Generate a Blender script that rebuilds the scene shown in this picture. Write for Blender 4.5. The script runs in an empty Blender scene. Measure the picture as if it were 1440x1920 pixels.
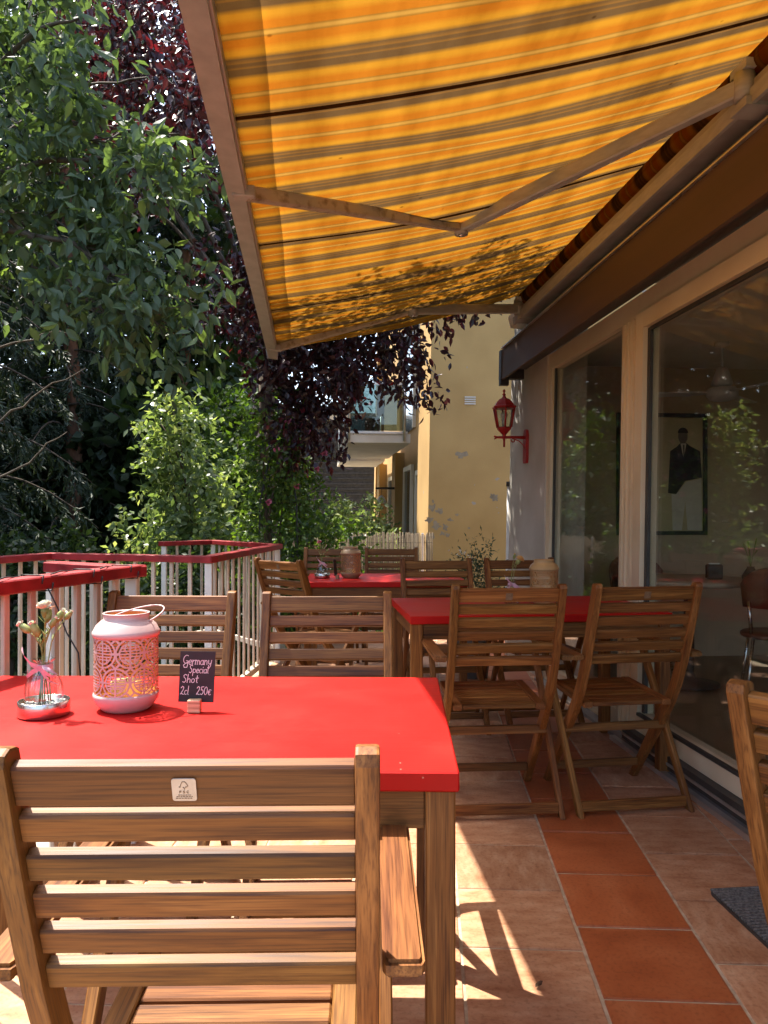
import bpy, bmesh, math, random
import numpy as np
from mathutils import Vector, Matrix

R = math.radians
random.seed(7)
rng = np.random.default_rng(11)
scene = bpy.context.scene
COL = scene.collection

# ------------------------------------------------------------------ camera
F_PX = 1442.0
CAM_Z = 1.18
cam_data = bpy.data.cameras.new('camera')
cam_data.sensor_fit = 'VERTICAL'
cam_data.sensor_height = 24.0
cam_data.lens = 24.0 * F_PX / 1920.0
cam_data.clip_start = 0.05
cam_data.clip_end = 400.0
cam = bpy.data.objects.new('camera', cam_data)
cam.location = (0, 0, CAM_Z)
cam.rotation_euler = (R(90.28), 0, 0)
COL.objects.link(cam)
scene.camera = cam

# ------------------------------------------------------------------ sky and sun
SUN_VEC = Vector((-0.40, 0.305, 1.0)).normalized()       # from the terrace towards the sun
sun_elev = math.asin(SUN_VEC.z)
sun_azim = math.atan2(SUN_VEC.x, SUN_VEC.y)
world = bpy.data.worlds.new('World')
scene.world = world
world.use_nodes = True
wn = world.node_tree.nodes
wl = world.node_tree.links
sky = wn.new('ShaderNodeTexSky')
sky.sky_type = 'NISHITA'
sky.sun_disc = False
sky.sun_elevation = sun_elev
sky.sun_rotation = sun_azim
sky.dust_density = 3.0
bg = wn['Background']
wl.new(sky.outputs['Color'], bg.inputs['Color'])
bg.inputs['Strength'].default_value = 0.15
sun_data = bpy.data.lights.new('sun', 'SUN')
sun_data.energy = 3.5
sun_data.angle = R(0.53)
sun_data.color = (1.0, 0.93, 0.82)
sun = bpy.data.objects.new('sun', sun_data)
sun.rotation_euler = SUN_VEC.to_track_quat('Z', 'Y').to_euler()
sun.location = (-6, 5, 14)
COL.objects.link(sun)

vs = scene.view_settings
vs.view_transform = 'Standard'
vs.look = 'None'
vs.exposure = 2.0
vs.gamma = 1.0
vs.use_curve_mapping = False
try:
    scene.cycles.max_bounces = 10
    scene.cycles.transparent_max_bounces = 16
    scene.cycles.caustics_reflective = False
    scene.cycles.caustics_refractive = False
    scene.cycles.sample_clamp_indirect = 4.0
    scene.cycles.use_denoising = True
except Exception:
    pass

# ------------------------------------------------------------------ materials
def new_mat(name):
    m = bpy.data.materials.new(name)
    m.use_nodes = True
    nt = m.node_tree
    nt.nodes.clear()
    out = nt.nodes.new('ShaderNodeOutputMaterial')
    return m, nt, out

def N(nt, typ, **kw):
    n = nt.nodes.new(typ)
    for k, v in kw.items():
        if hasattr(n, k):
            setattr(n, k, v)
        else:
            n.inputs[k].default_value = v
    return n

def L(nt, a, b):
    nt.links.new(a, b)

def ramp(nt, stops, interp='LINEAR'):
    n = nt.nodes.new('ShaderNodeValToRGB')
    cr = n.color_ramp
    cr.interpolation = interp
    while len(cr.elements) < len(stops):
        cr.elements.new(0.5)
    for e, (p, c) in zip(cr.elements, stops):
        e.position = p
        e.color = (c[0], c[1], c[2], 1.0)
    return n

def mottled(name, c1, c2, rough=0.6, scale=8.0, bump=0.1, bscale=60.0, coord='Object', metallic=0.0,
            spec=0.5, stretch=(1, 1, 1), detail=5.0, lo=0.35, hi=0.65, per_object=0.0, rough_var=0.12):
    """plain procedural surface: two tones blended by noise, uneven gloss and fine relief"""
    m, nt, out = new_mat(name)
    b = N(nt, 'ShaderNodeBsdfPrincipled')
    b.inputs['Metallic'].default_value = metallic
    b.inputs['Specular IOR Level'].default_value = spec
    tc = N(nt, 'ShaderNodeTexCoord')
    mp = N(nt, 'ShaderNodeMapping')
    mp.inputs['Scale'].default_value = stretch
    oi = N(nt, 'ShaderNodeObjectInfo')
    add = N(nt, 'ShaderNodeVectorMath', operation='MULTIPLY_ADD')
    cx = N(nt, 'ShaderNodeCombineXYZ')
    L(nt, oi.outputs['Random'], cx.inputs[0]); L(nt, oi.outputs['Random'], cx.inputs[1])
    L(nt, cx.outputs[0], add.inputs[0])
    add.inputs[1].default_value = (37.0, 53.0, 0.0)
    L(nt, tc.outputs[coord], mp.inputs[0])
    L(nt, mp.outputs[0], add.inputs[2])
    n1 = N(nt, 'ShaderNodeTexNoise'); n1.inputs['Scale'].default_value = scale; n1.inputs['Detail'].default_value = detail
    L(nt, add.outputs[0], n1.inputs['Vector'])
    rp = ramp(nt, [(lo, c1), (hi, c2)])
    L(nt, n1.outputs['Fac'], rp.inputs[0])
    hsv = N(nt, 'ShaderNodeHueSaturation')
    mr = N(nt, 'ShaderNodeMapRange')
    mr.inputs['To Min'].default_value = 1.0 - per_object
    mr.inputs['To Max'].default_value = 1.0 + per_object
    L(nt, oi.outputs['Random'], mr.inputs['Value'])
    L(nt, mr.outputs[0], hsv.inputs['Value'])
    L(nt, rp.outputs[0], hsv.inputs['Color'])
    L(nt, hsv.outputs[0], b.inputs['Base Color'])
    n2 = N(nt, 'ShaderNodeTexNoise'); n2.inputs['Scale'].default_value = bscale; n2.inputs['Detail'].default_value = 4.0
    L(nt, add.outputs[0], n2.inputs['Vector'])
    mr2 = N(nt, 'ShaderNodeMapRange')
    mr2.inputs['To Min'].default_value = max(0.02, rough - rough_var)
    mr2.inputs['To Max'].default_value = min(1.0, rough + rough_var)
    L(nt, n1.outputs['Fac'], mr2.inputs['Value'])
    L(nt, mr2.outputs[0], b.inputs['Roughness'])
    if bump > 0:
        bp = N(nt, 'ShaderNodeBump'); bp.inputs['Strength'].default_value = bump; bp.inputs['Distance'].default_value = 0.004
        L(nt, n2.outputs['Fac'], bp.inputs['Height'])
        L(nt, bp.outputs[0], b.inputs['Normal'])
    L(nt, b.outputs[0], out.inputs[0])
    return m

def wood_mat(name, dark, mid, light, rough=0.5):
    """oiled hardwood: grain follows the 'gr' attribute (x runs along the board)"""
    m, nt, out = new_mat(name)
    b = N(nt, 'ShaderNodeBsdfPrincipled')
    at = N(nt, 'ShaderNodeAttribute', attribute_name='gr')
    oi = N(nt, 'ShaderNodeObjectInfo')
    cx = N(nt, 'ShaderNodeCombineXYZ')
    L(nt, oi.outputs['Random'], cx.inputs[0]); L(nt, oi.outputs['Random'], cx.inputs[1]); L(nt, oi.outputs['Random'], cx.inputs[2])
    add = N(nt, 'ShaderNodeVectorMath', operation='MULTIPLY_ADD')
    L(nt, cx.outputs[0], add.inputs[0]); add.inputs[1].default_value = (31.0, 17.0, 23.0)
    L(nt, at.outputs['Vector'], add.inputs[2])
    mp = N(nt, 'ShaderNodeMapping'); mp.inputs['Scale'].default_value = (2.6, 40.0, 40.0)
    L(nt, add.outputs[0], mp.inputs[0])
    n1 = N(nt, 'ShaderNodeTexNoise'); n1.inputs['Scale'].default_value = 1.0; n1.inputs['Detail'].default_value = 6.0; n1.inputs['Distortion'].default_value = 0.6
    L(nt, mp.outputs[0], n1.inputs['Vector'])
    mp2 = N(nt, 'ShaderNodeMapping'); mp2.inputs['Scale'].default_value = (9.0, 330.0, 330.0)
    L(nt, add.outputs[0], mp2.inputs[0])
    n2 = N(nt, 'ShaderNodeTexNoise'); n2.inputs['Scale'].default_value = 1.0; n2.inputs['Detail'].default_value = 3.0
    L(nt, mp2.outputs[0], n2.inputs['Vector'])
    rp = ramp(nt, [(0.30, dark), (0.44, mid), (0.52, tuple(c * 0.9 for c in mid)), (0.68, light)])
    L(nt, n1.outputs['Fac'], rp.inputs[0])
    mx = N(nt, 'ShaderNodeMix', data_type='RGBA', blend_type='MULTIPLY')
    mx.inputs[0].default_value = 0.85
    rp2 = ramp(nt, [(0.34, (0.50, 0.42, 0.36)), (0.48, (0.95, 0.94, 0.93)), (0.66, (1.22, 1.22, 1.20))])
    L(nt, n2.outputs['Fac'], rp2.inputs[0])
    L(nt, rp.outputs[0], mx.inputs[6]); L(nt, rp2.outputs[0], mx.inputs[7])
    hsv = N(nt, 'ShaderNodeHueSaturation')
    mr = N(nt, 'ShaderNodeMapRange'); mr.inputs['To Min'].default_value = 0.78; mr.inputs['To Max'].default_value = 1.22
    L(nt, oi.outputs['Random'], mr.inputs['Value']); L(nt, mr.outputs[0], hsv.inputs['Value'])
    mrh = N(nt, 'ShaderNodeMapRange'); mrh.inputs['To Min'].default_value = 0.493; mrh.inputs['To Max'].default_value = 0.507
    ml = N(nt, 'ShaderNodeMath', operation='FRACT'); mm = N(nt, 'ShaderNodeMath', operation='MULTIPLY'); mm.inputs[1].default_value = 7.31
    L(nt, oi.outputs['Random'], mm.inputs[0]); L(nt, mm.outputs[0], ml.inputs[0]); L(nt, ml.outputs[0], mrh.inputs['Value'])
    L(nt, mrh.outputs[0], hsv.inputs['Hue'])
    L(nt, mx.outputs[2], hsv.inputs['Color'])
    L(nt, hsv.outputs[0], b.inputs['Base Color'])
    mr3 = N(nt, 'ShaderNodeMapRange'); mr3.inputs['To Min'].default_value = rough - 0.1; mr3.inputs['To Max'].default_value = rough + 0.18
    L(nt, n2.outputs['Fac'], mr3.inputs['Value']); L(nt, mr3.outputs[0], b.inputs['Roughness'])
    b.inputs['Specular IOR Level'].default_value = 0.35
    bp = N(nt, 'ShaderNodeBump'); bp.inputs['Strength'].default_value = 0.12; bp.inputs['Distance'].default_value = 0.002
    L(nt, n2.outputs['Fac'], bp.inputs['Height']); L(nt, bp.outputs[0], b.inputs['Normal'])
    L(nt, b.outputs[0], out.inputs[0])
    return m

def leaf_mat(name, stops, trans=0.45, tcol=(1.0, 1.0, 0.5), rough=0.45, spec=0.4):
    m, nt, out = new_mat(name)
    at = N(nt, 'ShaderNodeAttribute', attribute_name='lv')
    rp = ramp(nt, stops)
    L(nt, at.outputs['Fac'], rp.inputs[0])
    b = N(nt, 'ShaderNodeBsdfPrincipled')
    b.inputs['Roughness'].default_value = rough
    b.inputs['Specular IOR Level'].default_value = spec
    L(nt, rp.outputs[0], b.inputs['Base Color'])
    tr = N(nt, 'ShaderNodeBsdfTranslucent')
    mx = N(nt, 'ShaderNodeMix', data_type='RGBA', blend_type='MULTIPLY'); mx.inputs[0].default_value = 1.0
    L(nt, rp.outputs[0], mx.inputs[6]); mx.inputs[7].default_value = (tcol[0], tcol[1], tcol[2], 1)
    L(nt, mx.outputs[2], tr.inputs['Color'])
    ms = N(nt, 'ShaderNodeMixShader'); ms.inputs[0].default_value = trans
    L(nt, b.outputs[0], ms.inputs[1]); L(nt, tr.outputs[0], ms.inputs[2])
    L(nt, ms.outputs[0], out.inputs[0])
    return m

def thin_glass(name, tint=(0.95, 0.97, 0.96), f0=0.045, power=5.0, rough=0.0, gain=0.95):
    m, nt, out = new_mat(name)
    lw = N(nt, 'ShaderNodeLayerWeight'); lw.inputs['Blend'].default_value = 0.5
    pw = N(nt, 'ShaderNodeMath', operation='POWER'); pw.inputs[1].default_value = power
    L(nt, lw.outputs['Facing'], pw.inputs[0])
    ma = N(nt, 'ShaderNodeMath', operation='MULTIPLY_ADD'); ma.inputs[1].default_value = gain; ma.inputs[2].default_value = f0
    L(nt, pw.outputs[0], ma.inputs[0])
    t = N(nt, 'ShaderNodeBsdfTransparent'); t.inputs[0].default_value = (*tint, 1)
    g = N(nt, 'ShaderNodeBsdfGlossy'); g.inputs['Roughness'].default_value = rough
    ms = N(nt, 'ShaderNodeMixShader')
    L(nt, ma.outputs[0], ms.inputs[0]); L(nt, t.outputs[0], ms.inputs[1]); L(nt, g.outputs[0], ms.inputs[2])
    L(nt, ms.outputs[0], out.inputs[0])
    return m

def awning_mat(name, gain=1.0):
    """acrylic awning cloth: stripes by the 'st' attribute (x = metres along the house), lets sunlight through"""
    m, nt, out = new_mat(name)
    at = N(nt, 'ShaderNodeAttribute', attribute_name='st')
    sx = N(nt, 'ShaderNodeSeparateXYZ'); L(nt, at.outputs['Vector'], sx.inputs[0])
    dv = N(nt, 'ShaderNodeMath', operation='DIVIDE'); dv.inputs[1].default_value = 0.266
    L(nt, sx.outputs[0], dv.inputs[0])
    fr = N(nt, 'ShaderNodeMath', operation='FRACT'); L(nt, dv.outputs[0], fr.inputs[0])
    k = gain * 0.74; Y = (0.31 * k, 0.140 * k, 0.011 * k); O = (0.275 * k, 0.090 * k, 0.007 * k); D = (0.080 * k, 0.044 * k, 0.016 * k); P = (0.29 * k, 0.150 * k, 0.026 * k); V = (0.185 * k, 0.088 * k, 0.013 * k); DO = (0.14 * k, 0.066 * k, 0.015 * k)
    stops = [(0.0, D), (0.035, DO), (0.055, D), (0.150, D), (0.185, V), (0.23, Y), (0.28, Y), (0.37, O), (0.462, O), (0.482, V),
             (0.510, P), (0.538, P), (0.566, V), (0.588, O), (0.68, O), (0.765, Y), (0.81, Y), (0.855, V), (0.885, D), (0.945, DO), (0.965, D)]
    rp = ramp(nt, stops)
    L(nt, fr.outputs[0], rp.inputs[0])
    # grime and weave
    tc = N(nt, 'ShaderNodeTexCoord')
    n1 = N(nt, 'ShaderNodeTexNoise'); n1.inputs['Scale'].default_value = 2.3; n1.inputs['Detail'].default_value = 7.0
    mp = N(nt, 'ShaderNodeMapping'); mp.inputs['Scale'].default_value = (0.8, 3.0, 1.0)
    L(nt, at.outputs['Vector'], mp.inputs[0]); L(nt, mp.outputs[0], n1.inputs['Vector'])
    rg = ramp(nt, [(0.32, (0.66, 0.60, 0.54)), (0.58, (1.0, 1.0, 1.0))])
    L(nt, n1.outputs['Fac'], rg.inputs[0])
    n3 = N(nt, 'ShaderNodeTexVoronoi'); n3.inputs['Scale'].default_value = 6.0
    L(nt, at.outputs['Vector'], n3.inputs['Vector'])
    rs = ramp(nt, [(0.03, (0.35, 0.28, 0.22)), (0.055, (1, 1, 1))])
    L(nt, n3.outputs['Distance'], rs.inputs[0])
    m1 = N(nt, 'ShaderNodeMix', data_type='RGBA', blend_type='MULTIPLY'); m1.inputs[0].default_value = 1.0
    L(nt, rp.outputs[0], m1.inputs[6]); L(nt, rg.outputs[0], m1.inputs[7])
    m2 = N(nt, 'ShaderNodeMix', data_type='RGBA', blend_type='MULTIPLY'); m2.inputs[0].default_value = 0.7
    L(nt, m1.outputs[2], m2.inputs[6]); L(nt, rs.outputs[0], m2.inputs[7])
    n2 = N(nt, 'ShaderNodeTexNoise'); n2.inputs['Scale'].default_value = 420.0; n2.inputs['Detail'].default_value = 2.0
    L(nt, at.outputs['Vector'], n2.inputs['Vector'])
    bp = N(nt, 'ShaderNodeBump'); bp.inputs['Strength'].default_value = 0.25; bp.inputs['Distance'].default_value = 0.002
    L(nt, n2.outputs['Fac'], bp.inputs['Height'])
    df = N(nt, 'ShaderNodeBsdfDiffuse'); L(nt, m2.outputs[2], df.inputs['Color']); L(nt, bp.outputs[0], df.inputs['Normal'])
    tr = N(nt, 'ShaderNodeBsdfTranslucent'); L(nt, m2.outputs[2], tr.inputs['Color']); L(nt, bp.outputs[0], tr.inputs['Normal'])
    ms = N(nt, 'ShaderNodeMixShader'); ms.inputs[0].default_value = 0.62
    L(nt, df.outputs[0], ms.inputs[1]); L(nt, tr.outputs[0], ms.inputs[2])
    L(nt, ms.outputs[0], out.inputs[0])
    return m

M = {}
M['wood'] = wood_mat('acacia_wood', (0.084, 0.026, 0.0058), (0.185, 0.072, 0.0160), (0.285, 0.126, 0.0340))
M['red_top'] = mottled('red_table_paint', (0.43, 0.0048, 0.0036), (0.49, 0.007, 0.005), rough=0.5, spec=0.22, scale=5, bump=0.12, bscale=28, per_object=0.04)
def table_paint(name):
    m, nt, out = new_mat(name)
    b = N(nt, 'ShaderNodeBsdfPrincipled'); b.inputs['Specular IOR Level'].default_value = 0.2
    tc = N(nt, 'ShaderNodeTexCoord')
    n1 = N(nt, 'ShaderNodeTexNoise'); n1.inputs['Scale'].default_value = 2.6; n1.inputs['Detail'].default_value = 7.0; n1.inputs['Roughness'].default_value = 0.6
    L(nt, tc.outputs['Object'], n1.inputs['Vector'])
    rp = ramp(nt, [(0.3, (0.385, 0.0045, 0.0035)), (0.5, (0.45, 0.007, 0.005)), (0.7, (0.50, 0.016, 0.011))]); L(nt, n1.outputs['Fac'], rp.inputs[0])
    vo = N(nt, 'ShaderNodeTexVoronoi'); vo.inputs['Scale'].default_value = 26.0; vo.inputs['Randomness'].default_value = 1.0
    L(nt, tc.outputs['Object'], vo.inputs['Vector'])
    rs = ramp(nt, [(0.035, (1, 1, 1)), (0.055, (0, 0, 0))]); L(nt, vo.outputs['Distance'], rs.inputs[0])
    rk = N(nt, 'ShaderNodeMath', operation='GREATER_THAN'); rk.inputs[1].default_value = 0.72
    sc = N(nt, 'ShaderNodeSeparateColor'); L(nt, vo.outputs['Color'], sc.inputs[0]); L(nt, sc.outputs[0], rk.inputs[0])
    ml = N(nt, 'ShaderNodeMath', operation='MULTIPLY'); L(nt, rs.outputs[0], ml.inputs[0]); L(nt, rk.outputs[0], ml.inputs[1])
    ml2 = N(nt, 'ShaderNodeMath', operation='MULTIPLY'); L(nt, ml.outputs[0], ml2.inputs[0]); ml2.inputs[1].default_value = 0.55
    mp = N(nt, 'ShaderNodeMapping'); mp.inputs['Scale'].default_value = (1.2, 40.0, 1.0); mp.inputs['Rotation'].default_value = (0, 0, 0.12)
    L(nt, tc.outputs['Object'], mp.inputs[0])
    n2 = N(nt, 'ShaderNodeTexNoise'); n2.inputs['Scale'].default_value = 3.0; n2.inputs['Detail'].default_value = 3.0; L(nt, mp.outputs[0], n2.inputs['Vector'])
    r2 = ramp(nt, [(0.35, (0.90, 0.90, 0.90)), (0.65, (1.06, 1.06, 1.06))]); L(nt, n2.outputs['Fac'], r2.inputs[0])
    mx0 = N(nt, 'ShaderNodeMix', data_type='RGBA', blend_type='MULTIPLY'); mx0.inputs[0].default_value = 1.0; L(nt, rp.outputs[0], mx0.inputs[6]); L(nt, r2.outputs[0], mx0.inputs[7])
    mx = N(nt, 'ShaderNodeMix', data_type='RGBA'); L(nt, ml2.outputs[0], mx.inputs[0]); L(nt, mx0.outputs[2], mx.inputs[6]); mx.inputs[7].default_value = (0.62, 0.30, 0.22, 1)
    L(nt, mx.outputs[2], b.inputs['Base Color'])
    mr = N(nt, 'ShaderNodeMapRange'); mr.inputs['To Min'].default_value = 0.36; mr.inputs['To Max'].default_value = 0.66; L(nt, n1.outputs['Fac'], mr.inputs['Value']); L(nt, mr.outputs[0], b.inputs['Roughness'])
    bp = N(nt, 'ShaderNodeBump'); bp.inputs['Strength'].default_value = 0.12; bp.inputs['Distance'].default_value = 0.003; L(nt, n2.outputs['Fac'], bp.inputs['Height']); L(nt, bp.outputs[0], b.inputs['Normal'])
    L(nt, b.outputs[0], out.inputs[0])
    return m
M['red_top'] = table_paint('red_table_paint_worn')
M['rail_red'] = mottled('dark_red_paint', (0.19, 0.006, 0.009), (0.32, 0.016, 0.020), rough=0.55, scale=11, bump=0.3, bscale=55, detail=8, rough_var=0.2)
M['baluster'] = mottled('cream_painted_slats', (0.50, 0.41, 0.32), (0.62, 0.53, 0.44), rough=0.65, scale=16, bump=0.3, bscale=60, stretch=(3, 3, 0.5), per_object=0.16, detail=8)
M['white_paint'] = mottled('white_paint', (0.68, 0.66, 0.62), (0.78, 0.77, 0.74), rough=0.5, scale=7, bump=0.1)
M['tile_pink'] = None
M['grout'] = mottled('grout', (0.36, 0.27, 0.18), (0.52, 0.42, 0.30), rough=0.95, scale=30, bump=0.5, bscale=200)
M['cream_frame'] = mottled('cream_window_frame', (0.70, 0.59, 0.41), (0.76, 0.66, 0.48), rough=0.35, scale=4, bump=0.03)
M['brown_board'] = mottled('dark_brown_board', (0.075, 0.042, 0.024), (0.105, 0.060, 0.035), rough=0.6, scale=3, bump=0.12, stretch=(1, 0.3, 4))
M['black_board'] = mottled('black_metal_edge', (0.02, 0.018, 0.018), (0.035, 0.03, 0.03), rough=0.5, scale=6, bump=0.05)
M['grey_render'] = mottled('grey_render', (0.43, 0.40, 0.35), (0.52, 0.49, 0.44), rough=0.85, scale=3, bump=0.25, bscale=120)
M['yellow_render'] = None
M['awning_metal'] = mottled('awning_aluminium', (0.30, 0.30, 0.29), (0.38, 0.38, 0.37), rough=0.45, scale=14, bump=0.05, stretch=(1, 1, 4))
M['housing_grey'] = mottled('awning_housing_grey', (0.22, 0.205, 0.19), (0.29, 0.275, 0.26), rough=0.45, scale=8, bump=0.05)
M['rusty_arm'] = mottled('weathered_arm', (0.17, 0.12, 0.075), (0.36, 0.31, 0.25), rough=0.55, scale=26, bump=0.15, lo=0.3, hi=0.5)
M['dark_plastic'] = mottled('dark_plastic', (0.03, 0.028, 0.026), (0.05, 0.047, 0.043), rough=0.5, scale=10, bump=0.05)
M['aluminium'] = mottled('aluminium', (0.55, 0.53, 0.50), (0.66, 0.64, 0.61), rough=0.38, scale=10, bump=0.05, metallic=0.8)
M['glass'] = thin_glass('window_glass', tint=(0.95, 0.96, 0.95), f0=0.06)
M['clear_glass'] = thin_glass('clear_glass', tint=(0.80, 0.84, 0.83), f0=0.10, power=1.6, gain=0.6, rough=0.03)
M['balcony_glass'] = thin_glass('balcony_glass', tint=(0.30, 0.37, 0.36), f0=0.08, power=4.0)
M['lamp_red'] = mottled('lamp_red_paint', (0.30, 0.010, 0.012), (0.38, 0.016, 0.018), rough=0.5, scale=30, bump=0.2, bscale=150)
M['lantern_white'] = mottled('lantern_white_enamel', (0.50, 0.36, 0.34), (0.56, 0.42, 0.40), rough=0.42, scale=10, bump=0.02)
M['lantern_gold'] = mottled('lantern_gold_enamel', (0.46, 0.30, 0.13), (0.56, 0.38, 0.18), rough=0.4, scale=10, bump=0.02)
M['lantern_bronze'] = mottled('lantern_bronze_enamel', (0.26, 0.16, 0.09), (0.34, 0.22, 0.12), rough=0.42, scale=10, bump=0.02)
M['lantern_lining'] = mottled('orange_gold_lining', (0.62, 0.24, 0.05), (0.72, 0.32, 0.08), rough=0.4, scale=10, bump=0.02)
M['candle'] = mottled('candle_wax', (0.80, 0.66, 0.22), (0.86, 0.74, 0.30), rough=0.5, scale=20, bump=0.05)
M['card_black'] = mottled('chalkboard_black', (0.018, 0.017, 0.018), (0.032, 0.03, 0.031), rough=0.8, scale=18, bump=0.1)
M['chalk'] = mottled('chalk_pen', (0.74, 0.68, 0.68), (0.86, 0.82, 0.82), rough=0.9, scale=300, bump=0.0)
M['pale_wood'] = wood_mat('pale_beech', (0.42, 0.27, 0.14), (0.55, 0.38, 0.22), (0.66, 0.48, 0.30), rough=0.6)
M['steel'] = mottled('brushed_steel', (0.55, 0.54, 0.53), (0.68, 0.67, 0.66), rough=0.24, scale=22, bump=0.05, metallic=1.0, stretch=(1, 1, 6))
M['ribbon'] = mottled('pink_ribbon', (0.60, 0.36, 0.43), (0.68, 0.46, 0.52), rough=0.4, scale=60, bump=0.1)
M['petal'] = mottled('cream_petals', (0.70, 0.68, 0.54), (0.78, 0.77, 0.68), rough=0.7, scale=60, bump=0.1)
M['petal_orange'] = mottled('apricot_petals', (0.78, 0.42, 0.12), (0.86, 0.56, 0.22), rough=0.7, scale=60, bump=0.1)
M['petal_pink'] = mottled('pink_petals', (0.62, 0.12, 0.22), (0.75, 0.30, 0.38), rough=0.7, scale=60, bump=0.1)
M['stem'] = mottled('flower_stem', (0.16, 0.20, 0.05), (0.30, 0.33, 0.11), rough=0.6, scale=60, bump=0.05)
M['wire'] = mottled('black_cable', (0.015, 0.015, 0.015), (0.03, 0.03, 0.03), rough=0.5, scale=40, bump=0.0)
M['dry_leaf'] = mottled('dry_leaf', (0.06, 0.03, 0.015), (0.14, 0.075, 0.035), rough=0.8, scale=60, bump=0.2)
M['iron'] = mottled('black_iron', (0.015, 0.015, 0.016), (0.03, 0.03, 0.03), rough=0.6, scale=40, bump=0.1)
M['tag_plate'] = mottled('tag_plate', (0.56, 0.42, 0.33), (0.64, 0.50, 0.41), rough=0.5, scale=60, bump=0.02)
M['tag_dull'] = mottled('dull_tag_plate', (0.13, 0.075, 0.04), (0.19, 0.115, 0.065), rough=0.6, scale=60, bump=0.02)
M['tag_ink'] = mottled('tag_ink', (0.20, 0.12, 0.08), (0.28, 0.18, 0.12), rough=0.7, scale=60, bump=0.0)
M['mat_grey'] = mottled('ribbed_mat_grey', (0.085, 0.078, 0.072), (0.20, 0.185, 0.17), rough=0.95, scale=120, bump=0.9, bscale=220)
M['bark'] = mottled('bark', (0.045, 0.032, 0.022), (0.13, 0.095, 0.065), rough=0.95, scale=14, bump=0.8, bscale=30, stretch=(2, 2, 0.4))
M['red_bark'] = mottled('red_brown_bark', (0.12, 0.055, 0.032), (0.24, 0.12, 0.07), rough=0.95, scale=10, bump=0.8, bscale=30, stretch=(2, 2, 0.4))
M['twig'] = mottled('brown_twig', (0.055, 0.042, 0.03), (0.11, 0.085, 0.06), rough=0.9, scale=20, bump=0.3)
M['soil'] = mottled('garden_soil', (0.030, 0.026, 0.016), (0.055, 0.060, 0.022), rough=1.0, scale=3, bump=0.6, bscale=20)
M['terracotta_pot'] = mottled('grey_pot', (0.10, 0.10, 0.095), (0.17, 0.165, 0.155), rough=0.8, scale=12, bump=0.2)
M['reed'] = mottled('reed_canes', (0.075, 0.05, 0.028), (0.19, 0.14, 0.085), rough=0.8, scale=60, bump=0.2, stretch=(4, 4, 0.2))
M['room_wall'] = mottled('room_wall_beige', (0.46, 0.34, 0.235), (0.52, 0.39, 0.275), rough=0.9, scale=2, bump=0.1)
M['room_ceiling'] = mottled('room_ceiling', (0.70, 0.65, 0.56), (0.76, 0.71, 0.62), rough=0.9, scale=2, bump=0.1)
M['room_floor'] = mottled('room_floor', (0.26, 0.19, 0.12), (0.34, 0.25, 0.17), rough=0.45, scale=5, bump=0.05)
M['table_cream'] = mottled('pale_tabletop', (0.45, 0.36, 0.27), (0.52, 0.43, 0.33), rough=0.35, scale=6, bump=0.05)
M['bentwood'] = mottled('dark_red_bentwood', (0.13, 0.04, 0.025), (0.19, 0.06, 0.036), rough=0.35, scale=9, bump=0.05)
M['fan_grey'] = mottled('fan_grey', (0.48, 0.45, 0.46), (0.56, 0.53, 0.54), rough=0.35, scale=9, bump=0.02)
M['print_cream'] = mottled('print_cream', (0.48, 0.40, 0.24), (0.54, 0.46, 0.29), rough=0.7, scale=4, bump=0.0)
M['print_black'] = mottled('print_black', (0.025, 0.025, 0.028), (0.045, 0.045, 0.05), rough=0.7, scale=10, bump=0.0)
M['print_grey'] = mottled('print_grey', (0.16, 0.13, 0.11), (0.22, 0.18, 0.15), rough=0.7, scale=10, bump=0.0)
M['print_pale'] = mottled('print_pale', (0.56, 0.52, 0.44), (0.64, 0.60, 0.52), rough=0.7, scale=8, bump=0.0)
M['concrete'] = mottled('pale_concrete', (0.56, 0.51, 0.42), (0.64, 0.59, 0.50), rough=0.85, scale=4, bump=0.2)
M['dark_window'] = mottled('dark_window_glass', (0.02, 0.025, 0.03), (0.05, 0.06, 0.065), rough=0.08, scale=2, bump=0.0)
M['slate'] = mottled('dark_slate_wall', (0.03, 0.032, 0.04), (0.06, 0.062, 0.07), rough=0.7, scale=14, bump=0.2)
M['bare_plaster'] = mottled('bare_grey_plaster', (0.24, 0.185, 0.12), (0.33, 0.26, 0.17), rough=0.95, scale=14, bump=0.3)
M['awning'] = awning_mat('awning_cloth')
M['valance'] = leaf_mat('pale_valance_lining', [(0.0, (0.82, 0.74, 0.60)), (1.0, (0.86, 0.78, 0.64))], trans=0.86, tcol=(1, 1, 1), rough=0.9, spec=0.1)
M['bamboo_ground'] = M['soil']
M['leaf_near'] = leaf_mat('cherry_leaf', [(0.0, (0.065, 0.098, 0.052)), (0.6, (0.105, 0.155, 0.078)), (1.0, (0.20, 0.28, 0.07))], trans=0.40, tcol=(1.3, 1.4, 0.5))
M['leaf_plum'] = leaf_mat('plum_leaf', [(0.0, (0.022, 0.012, 0.015)), (0.5, (0.046, 0.016, 0.020)), (0.74, (0.062, 0.018, 0.023)), (0.88, (0.16, 0.020, 0.028)), (1.0, (0.34, 0.03, 0.03))], trans=0.28, tcol=(1.6, 0.6, 0.6), rough=0.32, spec=0.6)
M['leaf_conifer'] = leaf_mat('spruce_needles', [(0.0, (0.018, 0.030, 0.016)), (0.7, (0.036, 0.058, 0.026)), (1.0, (0.07, 0.10, 0.04))], trans=0.15, rough=0.6)
M['leaf_bright'] = leaf_mat('maple_leaf', [(0.0, (0.080, 0.13, 0.05)), (0.5, (0.19, 0.26, 0.11)), (1.0, (0.42, 0.46, 0.23))], trans=0.45, tcol=(1.4, 1.4, 0.6), rough=0.35, spec=0.5)
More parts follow.
